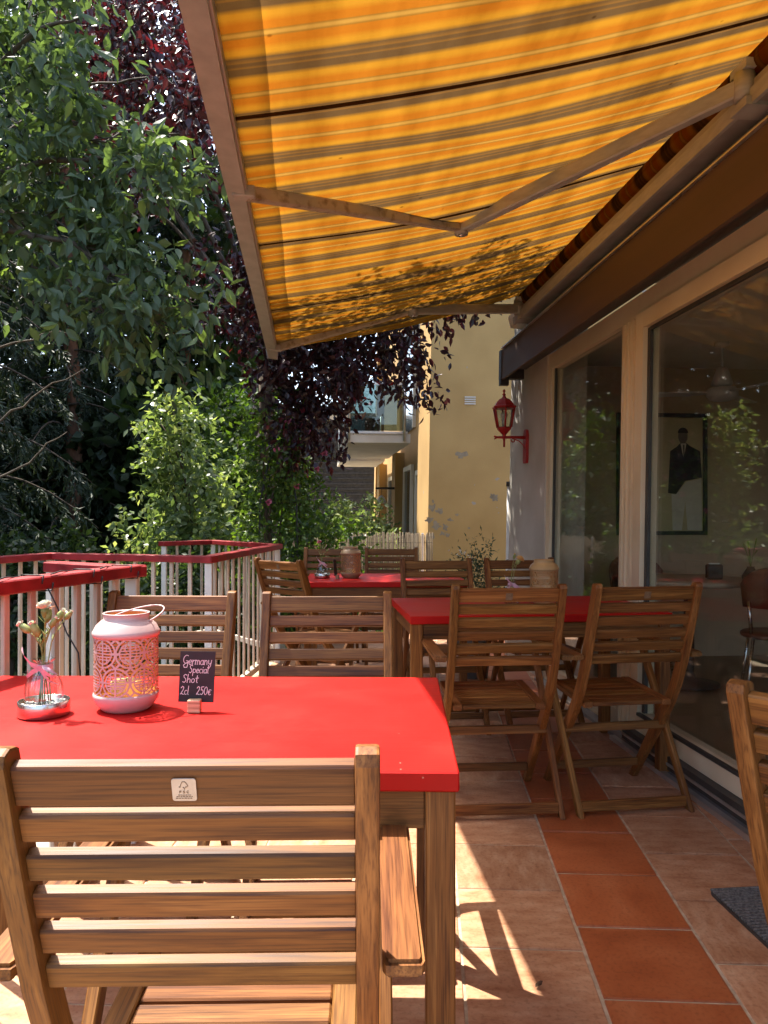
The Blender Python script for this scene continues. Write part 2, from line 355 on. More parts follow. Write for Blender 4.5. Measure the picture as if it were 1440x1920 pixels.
M['leaf_rose'] = leaf_mat('rose_leaf', [(0.0, (0.035, 0.07, 0.02)), (0.6, (0.075, 0.14, 0.03)), (1.0, (0.16, 0.24, 0.05))], trans=0.45, tcol=(1.6, 1.6, 0.4))
M['leaf_wood'] = leaf_mat('woodland_leaf', [(0.0, (0.020, 0.036, 0.014)), (0.7, (0.045, 0.078, 0.024)), (1.0, (0.10, 0.15, 0.04))], trans=0.30, tcol=(1.4, 1.5, 0.5))
M['leaf_pot'] = leaf_mat('pot_plant_leaf', [(0.0, (0.045, 0.07, 0.04)), (1.0, (0.12, 0.17, 0.10))], trans=0.3)

def tile_mat(name, cols, patch, rough):
    m, nt, out = new_mat(name)
    b = N(nt, 'ShaderNodeBsdfPrincipled')
    tc = N(nt, 'ShaderNodeTexCoord'); oi = N(nt, 'ShaderNodeObjectInfo')
    cx = N(nt, 'ShaderNodeCombineXYZ'); L(nt, oi.outputs['Random'], cx.inputs[0]); L(nt, oi.outputs['Random'], cx.inputs[1])
    add = N(nt, 'ShaderNodeVectorMath', operation='MULTIPLY_ADD'); L(nt, cx.outputs[0], add.inputs[0]); add.inputs[1].default_value = (41.0, 29.0, 0.0)
    L(nt, tc.outputs['Object'], add.inputs[2])
    mp = N(nt, 'ShaderNodeMapping'); mp.inputs['Scale'].default_value = (0.7, 1.6, 1.0)
    L(nt, add.outputs[0], mp.inputs[0])
    n1 = N(nt, 'ShaderNodeTexNoise'); n1.inputs['Scale'].default_value = patch; n1.inputs['Detail'].default_value = 8.0; n1.inputs['Roughness'].default_value = 0.65
    L(nt, mp.outputs[0], n1.inputs['Vector'])
    rp = ramp(nt, cols); L(nt, n1.outputs['Fac'], rp.inputs[0])
    n2 = N(nt, 'ShaderNodeTexNoise'); n2.inputs['Scale'].default_value = 2.2; n2.inputs['Detail'].default_value = 3.0
    L(nt, tc.outputs['Object'], n2.inputs['Vector'])
    # dirt gathers in a blotchy film
    n3 = N(nt, 'ShaderNodeTexNoise'); n3.inputs['Scale'].default_value = 90.0; n3.inputs['Detail'].default_value = 3.0
    L(nt, add.outputs[0], n3.inputs['Vector'])
    rd = ramp(nt, [(0.30, (0.62, 0.58, 0.54)), (0.50, (1, 1, 1))]); L(nt, n3.outputs['Fac'], rd.inputs[0])
    mx = N(nt, 'ShaderNodeMix', data_type='RGBA', blend_type='MULTIPLY'); mx.inputs[0].default_value = 0.6
    L(nt, rp.outputs[0], mx.inputs[6]); L(nt, rd.outputs[0], mx.inputs[7])
    hsv = N(nt, 'ShaderNodeHueSaturation'); mr = N(nt, 'ShaderNodeMapRange'); mr.inputs['To Min'].default_value = 0.86; mr.inputs['To Max'].default_value = 1.14
    L(nt, oi.outputs['Random'], mr.inputs['Value']); L(nt, mr.outputs[0], hsv.inputs['Value']); L(nt, mx.outputs[2], hsv.inputs['Color'])
    L(nt, hsv.outputs[0], b.inputs['Base Color'])
    mr2 = N(nt, 'ShaderNodeMapRange'); mr2.inputs['To Min'].default_value = rough - 0.1; mr2.inputs['To Max'].default_value = rough + 0.2
    L(nt, n1.outputs['Fac'], mr2.inputs['Value']); L(nt, mr2.outputs[0], b.inputs['Roughness'])
    bp = N(nt, 'ShaderNodeBump'); bp.inputs['Strength'].default_value = 0.18; bp.inputs['Distance'].default_value = 0.004
    L(nt, n1.outputs['Fac'], bp.inputs['Height']); L(nt, bp.outputs[0], b.inputs['Normal'])
    L(nt, b.outputs[0], out.inputs[0])
    return m
M['tile_pink'] = tile_mat('mottled_pink_tile', [(0.28, (0.29, 0.112, 0.050)), (0.42, (0.40, 0.188, 0.094)), (0.54, (0.47, 0.250, 0.137)), (0.68, (0.54, 0.33, 0.20))], 13.0, 0.55)
M['tile_red'] = tile_mat('terracotta_tile', [(0.28, (0.27, 0.066, 0.020)), (0.45, (0.345, 0.090, 0.027)), (0.60, (0.39, 0.115, 0.038)), (0.75, (0.45, 0.160, 0.062))], 6.0, 0.45)

def render_wall(name, base, base2, patch):
    m, nt, out = new_mat(name)
    b = N(nt, 'ShaderNodeBsdfPrincipled'); b.inputs['Roughness'].default_value = 0.9
    tc = N(nt, 'ShaderNodeTexCoord')
    n1 = N(nt, 'ShaderNodeTexNoise'); n1.inputs['Scale'].default_value = 1.4; n1.inputs['Detail'].default_value = 6.0
    L(nt, tc.outputs['Object'], n1.inputs['Vector'])
    rp = ramp(nt, [(0.35, base), (0.65, base2)]); L(nt, n1.outputs['Fac'], rp.inputs[0])
    n2 = N(nt, 'ShaderNodeTexNoise'); n2.inputs['Scale'].default_value = 5.5; n2.inputs['Detail'].default_value = 4.0
    L(nt, tc.outputs['Object'], n2.inputs['Vector'])
    rk = ramp(nt, [(0.70, (0, 0, 0)), (0.715, (1, 1, 1))]); L(nt, n2.outputs['Fac'], rk.inputs[0])
    mx = N(nt, 'ShaderNodeMix', data_type='RGBA'); L(nt, rk.outputs[0], mx.inputs[0]); L(nt, rp.outputs[0], mx.inputs[6]); mx.inputs[7].default_value = (*patch, 1)
    L(nt, mx.outputs[2], b.inputs['Base Color'])
    n3 = N(nt, 'ShaderNodeTexNoise'); n3.inputs['Scale'].default_value = 70.0
    L(nt, tc.outputs['Object'], n3.inputs['Vector'])
    bp = N(nt, 'ShaderNodeBump'); bp.inputs['Strength'].default_value = 0.2; bp.inputs['Distance'].default_value = 0.006
    L(nt, n3.outputs['Fac'], bp.inputs['Height']); L(nt, bp.outputs[0], b.inputs['Normal'])
    L(nt, b.outputs[0], out.inputs[0])
    return m
M['yellow_render'] = render_wall('yellow_render', (0.42, 0.255, 0.088), (0.50, 0.315, 0.115), (0.36, 0.31, 0.25))

# ------------------------------------------------------------------ mesh helpers
INV = {}       # parent name -> inverse of its matrix, for meshes given in world coordinates

def thing(name, label, cat, loc=(0, 0, 0), rotz=0.0, group=None):
    o = bpy.data.objects.new(name, None)
    o.empty_display_size = 0.1
    o.location = loc
    o.rotation_euler = (0, 0, rotz)
    COL.objects.link(o)
    o['label'] = label
    o['category'] = cat
    if group:
        o['group'] = group
    INV[o.name] = (Matrix.Translation(Vector(loc)) @ Matrix.Rotation(rotz, 4, 'Z')).inverted()
    return o

def tag(o, label=None, cat=None, group=None, kind=None):
    if label: o['label'] = label
    if cat: o['category'] = cat
    if group: o['group'] = group
    if kind: o['kind'] = kind
    return o

class MB:
    """collects pieces into one mesh; every piece carries its own grain coordinates"""
    def __init__(self):
        self.v = []; self.f = []; self.g = []; self.smooth = []
    def _add(self, vs_, fs, gr=None, smooth=False):
        o = len(self.v)
        self.v += [Vector(p) for p in vs_]
        self.g += [Vector(p) for p in (gr if gr is not None else vs_)]
        self.f += [tuple(i + o for i in f) for f in fs]
        self.smooth += [smooth] * len(fs)
        return self
    def box(self, c, s, bevel=0.0, rot=None, axis=None):
        """axis: which local axis is the grain (0,1,2); default the longest"""
        bm = bmesh.new()
        bmesh.ops.create_cube(bm, size=1.0)
        for v in bm.verts:
            v.co = Vector((v.co.x * s[0], v.co.y * s[1], v.co.z * s[2]))
        if bevel > 0:
            bmesh.ops.bevel(bm, geom=list(bm.edges), offset=bevel, segments=1, affect='EDGES', profile=0.5)
        if axis is None:
            axis = max(range(3), key=lambda i: s[i])
        off = Vector((random.random() * 9, random.random() * 9, random.random() * 9))
        vs_ = [v.co.copy() for v in bm.verts]
        gr = []
        for p in vs_:
            q = [p[axis], p[(axis + 1) % 3], p[(axis + 2) % 3]]
            gr.append(Vector(q) + off)
        bm.verts.index_update()
        fs = [[v.index for v in f.verts] for f in bm.faces]
        bm.free()
        c = Vector(c)
        if rot is not None:
            vs_ = [rot @ p for p in vs_]
        return self._add([p + c for p in vs_], fs, gr)
    def beam(self, p0, p1, w, h, up=(0, 0, 1), bevel=0.0, ext=0.0):
        """board from p0 to p1; h measured along 'up', w across"""
        p0 = Vector(p0); p1 = Vector(p1)
        d = (p1 - p0); ln = d.length; d.normalize()
        up = Vector(up); side = d.cross(up).normalized(); u2 = side.cross(d).normalized()
        rot = Matrix((d, side, u2)).transposed()
        return self.box((p0 + p1) / 2, (ln + 2 * ext, w, h), bevel, rot, axis=0)
    def tube(self, pts, r, seg=8, cap=True):
        pts = [Vector(p) for p in pts]
        n = len(pts)
        rad = r if isinstance(r, (list, tuple)) else [r] * n
        rings = []; gr = []
        ref = None; run = 0.0
        for i, p in enumerate(pts):
            a = pts[max(0, i - 1)]; b_ = pts[min(n - 1, i + 1)]
            d = (b_ - a)
            if d.length < 1e-9: d = Vector((0, 0, 1))
            d.normalize()
            if ref is None:
                ref = Vector((0, 0, 1)) if abs(d.z) < 0.9 else Vector((1, 0, 0))
            x = d.cross(ref)
            if x.length < 1e-6: x = d.orthogonal()
            x.normalize(); y = d.cross(x).normalized(); ref = x.cross(d).normalized() if False else ref
            if i: run += (p - pts[i - 1]).length
            for k in range(seg):
                t = 2 * math.pi * k / seg
                rings.append(p + (x * math.cos(t) + y * math.sin(t)) * rad[i])
                gr.append(Vector((run, math.cos(t) * rad[i], math.sin(t) * rad[i])))
        fs = []
        for i in range(n - 1):
            for k in range(seg):
                k2 = (k + 1) % seg
                fs.append((i * seg + k, i * seg + k2, (i + 1) * seg + k2, (i + 1) * seg + k))
        if cap:
            fs.append(tuple(range(seg - 1, -1, -1)))
            fs.append(tuple((n - 1) * seg + k for k in range(seg)))
        return self._add(rings, fs, gr, smooth=True)
    def lathe(self, prof, seg=32, c=(0, 0, 0), rib=0.0, ribs=0, closed_top=False, closed_bottom=False):
        c = Vector(c); vs_ = []; fs = []
        for (r, z) in prof:
            for k in range(seg):
                t = 2 * math.pi * k / seg
                rr = r * (1 + rib * math.cos(ribs * t)) if ribs else r
                vs_.append(c + Vector((rr * math.cos(t), rr * math.sin(t), z)))
        for i in range(len(prof) - 1):
            for k in range(seg):
                k2 = (k + 1) % seg
                fs.append((i * seg + k, i * seg + k2, (i + 1) * seg + k2, (i + 1) * seg + k))
        if closed_bottom: fs.append(tuple(range(seg - 1, -1, -1)))
        if closed_top: fs.append(tuple((len(prof) - 1) * seg + k for k in range(seg)))
        return self._add(vs_, fs, None, smooth=True)
    def prism(self, poly, z0, z1, frame=None):
        """polygon (a, b) extruded z0..z1; frame maps (a, b, z) to a point"""
        n = len(poly)
        fr = frame or (lambda a, b, z: Vector((a, b, z)))
        vs_ = [fr(a, b, z0) for a, b in poly] + [fr(a, b, z1) for a, b in poly]
        fs = [tuple(range(n - 1, -1, -1)), tuple(range(n, 2 * n))]
        for i in range(n):
            j = (i + 1) % n
            fs.append((i, j, n + j, n + i))
        return self._add(vs_, fs)
    def hexa(self, c8):
        """eight corners: bottom four then top four, both counter-clockwise"""
        return self._add(c8, [(3, 2, 1, 0), (4, 5, 6, 7), (0, 1, 5, 4), (1, 2, 6, 5), (2, 3, 7, 6), (3, 0, 4, 7)])
    def build(self, name, mat, parent=None, world=False, fix=True):
        vs_ = self.v
        if parent is not None and world:
            iv = INV[parent.name]
            vs_ = [iv @ p for p in vs_]
        me = bpy.data.meshes.new(name)
        me.from_pydata([tuple(p) for p in vs_], [], self.f)
        if fix:
            bm = bmesh.new(); bm.from_mesh(me)
            bmesh.ops.recalc_face_normals(bm, faces=bm.faces)
            bm.to_mesh(me); bm.free()
        a = me.attributes.new('gr', 'FLOAT_VECTOR', 'POINT')
        a.data.foreach_set('vector', np.array([tuple(p) for p in self.g], dtype=np.float32).ravel())
        me.polygons.foreach_set('use_smooth', self.smooth)
        me.materials.append(mat)
        me.update()
        o = bpy.data.objects.new(name, me)
        COL.objects.link(o)
        if parent is not None:
            o.parent = parent
        return o

def copy_tree(o, parent=None):
    c = o.copy(); COL.objects.link(c); c.parent = parent
    for ch in list(o.children):
        copy_tree(ch, c)
    return c

def array_mesh(name, V, F, mat, parent=None, lv=None):
    """fast mesh of equal-sided faces from numpy arrays (world coordinates)"""
    if parent is not None:
        iv = np.array(INV[parent.name])
        V = V @ iv[:3, :3].T + iv[:3, 3]
    me = bpy.data.meshes.new(name)
    nv, (nf, k) = len(V), F.shape
    me.vertices.add(nv); me.vertices.foreach_set('co', V.astype(np.float32).ravel())
    me.loops.add(nf * k); me.loops.foreach_set('vertex_index', F.astype(np.int32).ravel())
    me.polygons.add(nf)
    me.polygons.foreach_set('loop_start', np.arange(0, nf * k, k, dtype=np.int32))
    if lv is not None:
        a = me.attributes.new('lv', 'FLOAT', 'POINT'); a.data.foreach_set('value', lv.astype(np.float32))
    me.materials.append(mat)
    me.update(calc_edges=True)
    o = bpy.data.objects.new(name, me)
    COL.objects.link(o)
    if parent is not None: o.parent = parent
    return o

# ---- foliage
RHOMB_V = np.array([[0, 0, 0], [0.45, 0.5, 0.06], [1, 0, -0.02], [0.45, -0.5, 0.06]], float)
RHOMB_F = np.array([[0, 1, 2], [0, 2, 3]])
OVAL_V = np.array([[0, 0, 0], [0.22, 0.36, 0.05], [0.55, 0.48, 0.05], [0.85, 0.2, -0.02], [1.06, 0, -0.10],
                   [0.85, -0.2, -0.02], [0.55, -0.48, 0.05], [0.22, -0.36, 0.05], [0.5, 0, -0.03]], float)
OVAL_F = np.array([[0, 1, 8], [1, 2, 8], [2, 3, 8], [3, 4, 8], [4, 5, 8], [5, 6, 8], [6, 7, 8], [7, 0, 8]])

def unit(a):
    return a / np.maximum(np.linalg.norm(a, axis=-1, keepdims=True), 1e-9)

def leaf_frames(pos, direc, nrm_bias=0.8):
    n = len(pos)
    d = unit(direc)
    up = unit(rng.normal(size=(n, 3)) * (1 - nrm_bias) + np.array([0, 0, 1.0]) * nrm_bias + rng.normal(size=(n, 3)) * 0.45)
    side = unit(np.cross(up, d))
    nn = unit(np.cross(d, side))
    return d, side, nn

def leaves_mesh(pos, frames, length, width, V0, F0):
    d, s, n = frames
    ln = length[:, None, None]; wd = width[:, None, None]
    P = pos[:, None, :] + V0[None, :, 0:1] * ln * d[:, None, :] + V0[None, :, 1:2] * wd * s[:, None, :] + V0[None, :, 2:3] * ln * n[:, None, :]
    k = len(V0)
    Fa = (F0[None] + (np.arange(len(pos)) * k)[:, None, None]).reshape(-1, F0.shape[1])
    return P.reshape(-1, 3), Fa

def twig_leaves(centres, outward, twigs, twig_len, per, droop=0.35, jitter=0.02, spread=0.6):
    """leaves along short twigs round each centre; returns leaf positions and directions"""
    C_ = np.repeat(centres, twigs, axis=0)
    O_ = np.repeat(outward, twigs, axis=0)
    td = unit(O_ * 0.6 + rng.normal(size=C_.shape) * spread + np.array([0, 0, -droop]))
    tl = twig_len * rng.uniform(0.5, 1.2, len(C_))
    C2 = C_ + rng.normal(size=C_.shape) * twig_len * 0.4
    t = np.tile(np.linspace(0.12, 1.0, per), len(C_))
    i = np.repeat(np.arange(len(C_)), per)
    pos = C2[i] + td[i] * (t * tl[i])[:, None] + np.array([0, 0, -1.0]) * (droop * 0.5 * (t ** 2) * tl[i])[:, None] + rng.normal(size=(len(i), 3)) * jitter
    dr = td[i] * 0.5 + rng.normal(size=pos.shape) * 0.65 + np.array([0, 0, -droop])
    return pos, dr

def blob_centres(c, r, n, shell=0.45, noise=0.25):
    """points in an uneven ellipsoid, more of them towards the outside"""
    u = unit(rng.normal(size=(n, 3)))
    rad = rng.uniform(shell ** 3, 1, n) ** (1 / 3)
    ph = rng.uniform(0, 6.28, 6)
    wob = 1 + noise * (np.sin(3.1 * u[:, 0] * 2 + ph[0]) * np.sin(2.3 * u[:, 1] * 2 + ph[1]) + 0.7 * np.sin(5 * u[:, 2] + ph[2]) * np.sin(4 * u[:, 0] + ph[3]))
    p = np.array(c) + u * np.array(r) * (rad * wob)[:, None]
    return p, u

def foliage(name, pos, direc, length, width, mat, parent, shape='rhomb', nrm=0.6, singles=0, lv_bias=None, single_name='leaf', keep=None):
    n = len(pos)
    ln = length * rng.uniform(0.65, 1.25, n); wd = width * rng.uniform(0.75, 1.2, n)
    fr = leaf_frames(pos, direc, nrm)
    lv = np.clip(rng.beta(1.6, 2.6, n) if lv_bias is None else lv_bias, 0, 1)
    V0, F0 = (OVAL_V, OVAL_F) if shape == 'oval' else (RHOMB_V, RHOMB_F)
    mask = np.ones(n, bool)
    if singles:
        # the leaves that show largest: near the camera and inside the frame
        px = 720 + F_PX * pos[:, 0] / pos[:, 1]; py = 967 - F_PX * (pos[:, 2] - CAM_Z) / pos[:, 1]
        ok = (px > 10) & (px < 1430) & (py > 10)
        if keep is not None: ok &= keep(px, py, pos)
        d2 = np.where(ok, pos[:, 1] / ln, 1e9)
        pick = np.argsort(d2)[:singles]
        mask[pick] = False
        base = []
        for q in range(8):
            me = bpy.data.meshes.new(single_name)
            VV = V0 * np.array([1, 1, 1]) + rng.normal(size=V0.shape) * np.array([0.0, 0.02, 0.03])
            me.from_pydata([tuple(p) for p in VV], [], [tuple(f) for f in F0])
            a = me.attributes.new('lv', 'FLOAT', 'POINT'); a.data.foreach_set('value', np.full(len(V0), q / 7 * 0.85, dtype=np.float32))
            me.materials.append(mat)
            base.append(me)
        iv = INV[parent.name]
        for i in pick:
            q = min(7, int(lv[i] / 0.85 * 7.99))
            o = bpy.data.objects.new(single_name, base[q])
            mt = Matrix(((fr[0][i][0] * ln[i], fr[1][i][0] * wd[i], fr[2][i][0] * ln[i], pos[i][0]),
                         (fr[0][i][1] * ln[i], fr[1][i][1] * wd[i], fr[2][i][1] * ln[i], pos[i][1]),
                         (fr[0][i][2] * ln[i], fr[1][i][2] * wd[i], fr[2][i][2] * ln[i], pos[i][2]), (0, 0, 0, 1)))
            o.parent = parent
            o.matrix_basis = iv @ mt
            COL.objects.link(o)
    P, Fa = leaves_mesh(pos[mask], tuple(a[mask] for a in fr), ln[mask], wd[mask], V0, F0)
    o = array_mesh(name, P, Fa, mat, parent, np.repeat(lv[mask], len(V0)))
    o['kind'] = 'stuff'
    return o

def limb(mb, p0, p1, r0, r1, bend=0.1, n=7, seg=7):
    p0 = Vector(p0); p1 = Vector(p1); d = p1 - p0
    k = Vector((random.uniform(-1, 1), random.uniform(-1, 1), random.uniform(-0.4, 0.6))) * d.length * bend
    pts = []; rr = []
    for i in range(n):
        t = i / (n - 1)
        w = Vector((random.uniform(-1, 1), random.uniform(-1, 1), random.uniform(-1, 1))) * d.length * 0.012
        pts.append(p0 + d * t + k * math.sin(math.pi * t) + w); rr.append(r0 + (r1 - r0) * t)
    mb.tube(pts, rr, seg)
    return pts

def at(px, py, y):
    """point at depth y that stands at this place in the photograph (used for measuring only)"""
    return Vector(((px - 720) / F_PX * y, y, CAM_Z - (py - 967) / F_PX * y))

# ------------------------------------------------------------------ frames of reference
D2 = Vector((-0.0980, 0.99519)); N2 = Vector((-0.99519, -0.0980))       # along the house, out from the house
HX = 1.678
LEAN = 0.018
def H(u, t, z, lean=LEAN):
    return Vector((HX + u * D2.x + t * N2.x + lean * z, u * D2.y + t * N2.y, z))
HOUSE_ROT = math.atan2(-D2.x, D2.y)

def hbox(mb, u0, u1, t0, t1, z0, z1, lean=LEAN):
    mb.hexa([H(u0, t0, z0, lean), H(u0, t1, z0, lean), H(u1, t1, z0, lean), H(u1, t0, z0, lean),
             H(u0, t0, z1, lean), H(u0, t1, z1, lean), H(u1, t1, z1, lean), H(u1, t0, z1, lean)])
    return mb

# ================================================================== SETTING
# ---- garden ground
mb = MB()
n = 40
S = 120.0
vs_ = []; fs = []
for i in range(n + 1):
    for j in range(n + 1):
        x = -S + 2 * S * i / n; y = -S + 2 * S * j / n
        vs_.append((x, y, -0.95 + 0.12 * math.sin(x * 0.4) * math.sin(y * 0.31)))
for i in range(n):
    for j in range(n):
        a = i * (n + 1) + j
        fs.append((a, a + n + 1, a + n + 2, a + 1))
mb._add(vs_, fs, smooth=True)
ground = mb.build('ground', M['soil'])
tag(ground, 'dark garden soil around the terrace and under the trees', kind='structure')

# ---- terrace floor: slab, grout bed, single tiles
PITCH = 0.333
e1 = Vector((0.0555, 1.0)).normalized(); e2 = Vector((e1.y, -e1.x))
c_red = Vector((0.593, 2.98)).dot(e2)          # left edge of the terracotta row
floor = thing('terrace_floor', 'terrace floor of mottled pink tiles with a terracotta row', 'floor')
floor['kind'] = 'structure'
del floor['category']
slab = MB()
slab.prism([(-1.45, -1.2), (2.2, -1.2), (2.2, 8.1), (-0.95, 8.1), (-1.12, 4.5), (-1.15, 2.9), (-1.2, 2.0)], -0.95, -0.004)
slab.build('slab', M['grout'], floor)
def tile_mesh(mat, q):
    m_ = MB()
    s = PITCH - random.uniform(0.007, 0.012)
    m_.box((0, 0, -0.006), (s, s, 0.012), 0.002)
    me_o = m_.build('tile', mat)
    me = me_o.data
    for v in me.vertices:      # slightly uneven edges
        v.co.x += random.uniform(-0.0012, 0.0012); v.co.y += random.uniform(-0.0012, 0.0012)
    bpy.data.objects.remove(me_o)
    return me
pink = [tile_mesh(M['tile_pink'], q) for q in range(4)]
redt = [tile_mesh(M['tile_red'], q) for q in range(3)]
row_red = Vector((0.547, 2.217)).dot(e1)
rots = math.atan2(e2.y, e2.x)
for ci in range(-5, 4):
    c = c_red + (ci + 0.5) * PITCH
    if ci == 0: off = 0.0
    elif ci == -1: off = -0.37 * PITCH
    elif ci == 1: off = -0.49 * PITCH
    else: off = random.uniform(0, PITCH)
    for ri in range(-6, 18):
        r = row_red + off + (ri + 0.5) * PITCH
        p = e2 * c + e1 * r
        # inside the terrace, clear of the house and of the railing
        if p.y < 0.55 or p.y > 7.9: continue
        if p.x > HX - 0.0985 * p.y - 0.08 + 0.3: continue
        lim = -1.1
        if p.x < lim: continue
        o = bpy.data.objects.new('tile', (redt if ci == 0 else pink)[random.randrange(3)])
        o.location = (p.x, p.y, random.uniform(-0.0006, 0.0010))
        o.rotation_euler = (random.uniform(-.0015, .0015), random.uniform(-.0015, .0015), rots + random.uniform(-0.004, 0.004) + random.choice((0, math.pi / 2, math.pi)))
        o.parent = floor
        COL.objects.link(o)

mb = MB(); mb.prism([(-2.3, 11.2), (0.62, 11.2), (-0.5, 22.5), (-3.4, 22.5)], -0.95, -0.80); o = mb.build('bounce_slab', M['concrete']); tag(o, 'pale slab added along the yellow building to bounce sunlight up to the balconies', kind='structure')  # pale paving added to throw light onto the balcony undersides
# ---- the house with the glass front
house = thing('glazed_house', 'single storey house front with wide cream framed glass panes beside the terrace', 'house', H(3, 0, 0))
W = lambda mb, name, mat, parent=house: mb.build(name, mat, parent, world=True)
mb = MB(); hbox(mb, 5.56, 6.54, -0.30, 0.0, -0.9, 2.55)
end_wall = W(mb, 'end_wall', M['grey_render'])
mb = MB(); hbox(mb, -2.5, 6.54, -0.30, -0.02, 2.55, 3.3)
W(mb, 'upper_wall', M['grey_render'])
mb = MB(); hbox(mb, -2.5, -1.2, -0.30, 0.0, -0.9, 2.55); W(mb, 'near_wall', M['grey_render'])
mb = MB(); hbox(mb, -2.5, 6.9, -5.2, 0.05, 3.3, 3.45); W(mb, 'roof', M['brown_board'])
# brown fascia with its dark end and drip
mb = MB(); hbox(mb, -2.5, 6.10, 0.0, 0.165, 2.335, 2.50); W(mb, 'soffit', M['black_board'])
mb = MB(); hbox(mb, -2.5, 6.15, 0.165, 0.185, 2.262, 2.498); fascia = W(mb, 'fascia_board', M['brown_board'])
mb = MB(); hbox(mb, 6.15, 6.22, 0.0, 0.19, 2.27, 2.50); hbox(mb, 6.16, 6.21, 0.12, 0.19, 2.22, 2.27); W(mb, 'fascia_end', M['black_board'])
mb = MB(); hbox(mb, -2.5, 6.12, 0.168, 0.200, 2.500, 2.508); W(mb, 'drip_edge', M['aluminium'])
# window frame: outer frame, mullion and two lights
ZT = 2.335
UF0, UF1 = -1.2, 5.56
mb = MB()
hbox(mb, UF0, UF1, -0.09, -0.012, 2.225, ZT); frame_top = W(mb, 'frame_head', M['cream_frame'])
mb = MB(); hbox(mb, 5.475, 5.56, -0.09, -0.010, 0.03, 2.225); W(mb, 'frame_jamb', M['cream_frame'])
mb = MB(); hbox(mb, 4.02, 4.24, -0.09, -0.008, 0.03, 2.225); mull = W(mb, 'mullion', M['cream_frame'])
for (a, b_, t) in ((4.065, 4.085, 0.006), (4.135, 4.150, 0.004), (4.19, 4.20, 0.002)):
    m2 = MB(); hbox(m2, a, b_, -0.008, t, 0.04, 2.215); W(m2, 'mullion_bead', M['cream_frame'], house)
mb = MB(); hbox(mb, UF0, UF1, -0.10, -0.006, 0.02, 0.03); hbox(mb, 4.24, 5.475, -0.09, -0.012, 0.03, 0.12); W(mb, 'frame_sill', M['cream_frame'])
# fixed light (far)
g = MB(); hbox(g, 4.24, 5.475, -0.055, -0.047, 0.12, 2.225); W(g, 'window_pane', M['glass'])
for z0, z1, a, b_ in ((0.12, 2.225, 4.24, 4.256), (0.12, 2.225, 5.459, 5.475)):
    m2 = MB(); hbox(m2, a, b_, -0.046, -0.030, z0, z1); W(m2, 'gasket', M['dark_plastic'])
# sliding sash (near)
sash = [(3.93, 4.02, 0.09, 2.225), (1.62, 1.72, 0.09, 2.225)]
for a, b_, z0, z1 in sash:
    m2 = MB(); hbox(m2, a, b_, -0.075, 0.012, z0, z1); W(m2, 'sash_stile', M['cream_frame'])
m2 = MB(); hbox(m2, 1.72, 3.93, -0.075, 0.012, 2.140, 2.225); W(m2, 'sash_top_rail', M['cream_frame'])
m2 = MB(); hbox(m2, 1.72, 3.93, -0.075, 0.012, 0.09, 0.175); W(m2, 'sash_bottom_rail', M['cream_frame'])
m2 = MB(); hbox(m2, 1.72, 3.93, -0.004, 0.016, 0.168, 0.182); W(m2, 'gasket', M['dark_plastic'])
m2 = MB(); hbox(m2, 3.90, 3.928, -0.03, -0.012, 0.182, 2.135); W(m2, 'gasket', M['dark_plastic'])
m2 = MB(); hbox(m2, 1.72, 3.90, -0.03, -0.012, 2.122, 2.138); W(m2, 'gasket', M['dark_plastic'])
g = MB(); hbox(g, 1.72, 3.93, -0.045, -0.037, 0.175, 2.14); W(g, 'window_pane', M['glass'])
g = MB(); hbox(g, -1.2, 1.62, -0.055, -0.047, 0.12, 2.225); W(g, 'window_pane', M['glass'])
m2 = MB(); hbox(m2, 1.62, 4.02, 0.0, 0.05, 0.030, 0.088); W(m2, 'track', M['dark_plastic'])
m2 = MB(); hbox(m2, 1.62, 4.02, 0.05, 0.056, 0.05, 0.062); W(m2, 'track_rib', M['aluminium'])
m2 = MB(); hbox(m2, -1.2, 4.10, 0.056, 0.085, -0.002, 0.022); W(m2, 'threshold', M['aluminium'])
m2 = MB(); hbox(m2, -1.2, 5.56, -0.30, 0.055, -0.9, 0.019); W(m2, 'plinth', M['housing_grey'])
# the room behind the glass
m2 = MB(); hbox(m2, -2.5, 6.54, -5.0, -0.30, -0.2, 0.0); W(m2, 'room_floor', M['room_floor'])
m2 = MB(); hbox(m2, -2.5, 6.54, -5.0, -0.30, 2.42, 2.5); W(m2, 'room_ceiling', M['room_ceiling'])
m2 = MB(); hbox(m2, 6.34, 6.54, -5.0, -0.30, 0.0, 2.42); W(m2, 'room_end_wall', M['room_wall'])
m2 = MB(); hbox(m2, -2.5, 6.34, -5.2, -5.0, 0.0, 2.42); W(m2, 'room_back_wall', M['room_wall'])
m2 = MB(); hbox(m2, -2.7, -2.5, -5.0, -0.30, 0.0, 0.45); W(m2, 'room_near_wall', M['room_wall'])
m2 = MB(); hbox(m2, -2.61, -2.60, -5.0, -0.30, 0.45, 2.42); W(m2, 'window_pane', M['glass'])  # glazing added in the unseen near end so daylight brightens the room
for t_ in (-4.97, -3.45, -1.9, -0.38):  # bars of the added end glazing
    m2 = MB(); hbox(m2, -2.64, -2.56, t_ - 0.03, t_ + 0.03, 0.452, 2.418); W(m2, 'mullion', M['cream_frame'])
# downpipe at the house corner
dp = thing('downpipe', 'thin grey downpipe with dark cap at the corner of the grey wall', 'pipe', H(6.575, -0.03, 0))
m2 = MB(); m2.tube([H(6.575, -0.01, -0.9), H(6.575, -0.01, 1.43)], 0.022, 12); m2.build('pipe', M['white_paint'], dp, world=True)
m2 = MB(); m2.tube([H(6.575, -0.01, 1.43), H(6.575, -0.01, 1.47)], 0.03, 12); m2.build('cap', M['dark_plastic'], dp, world=True)

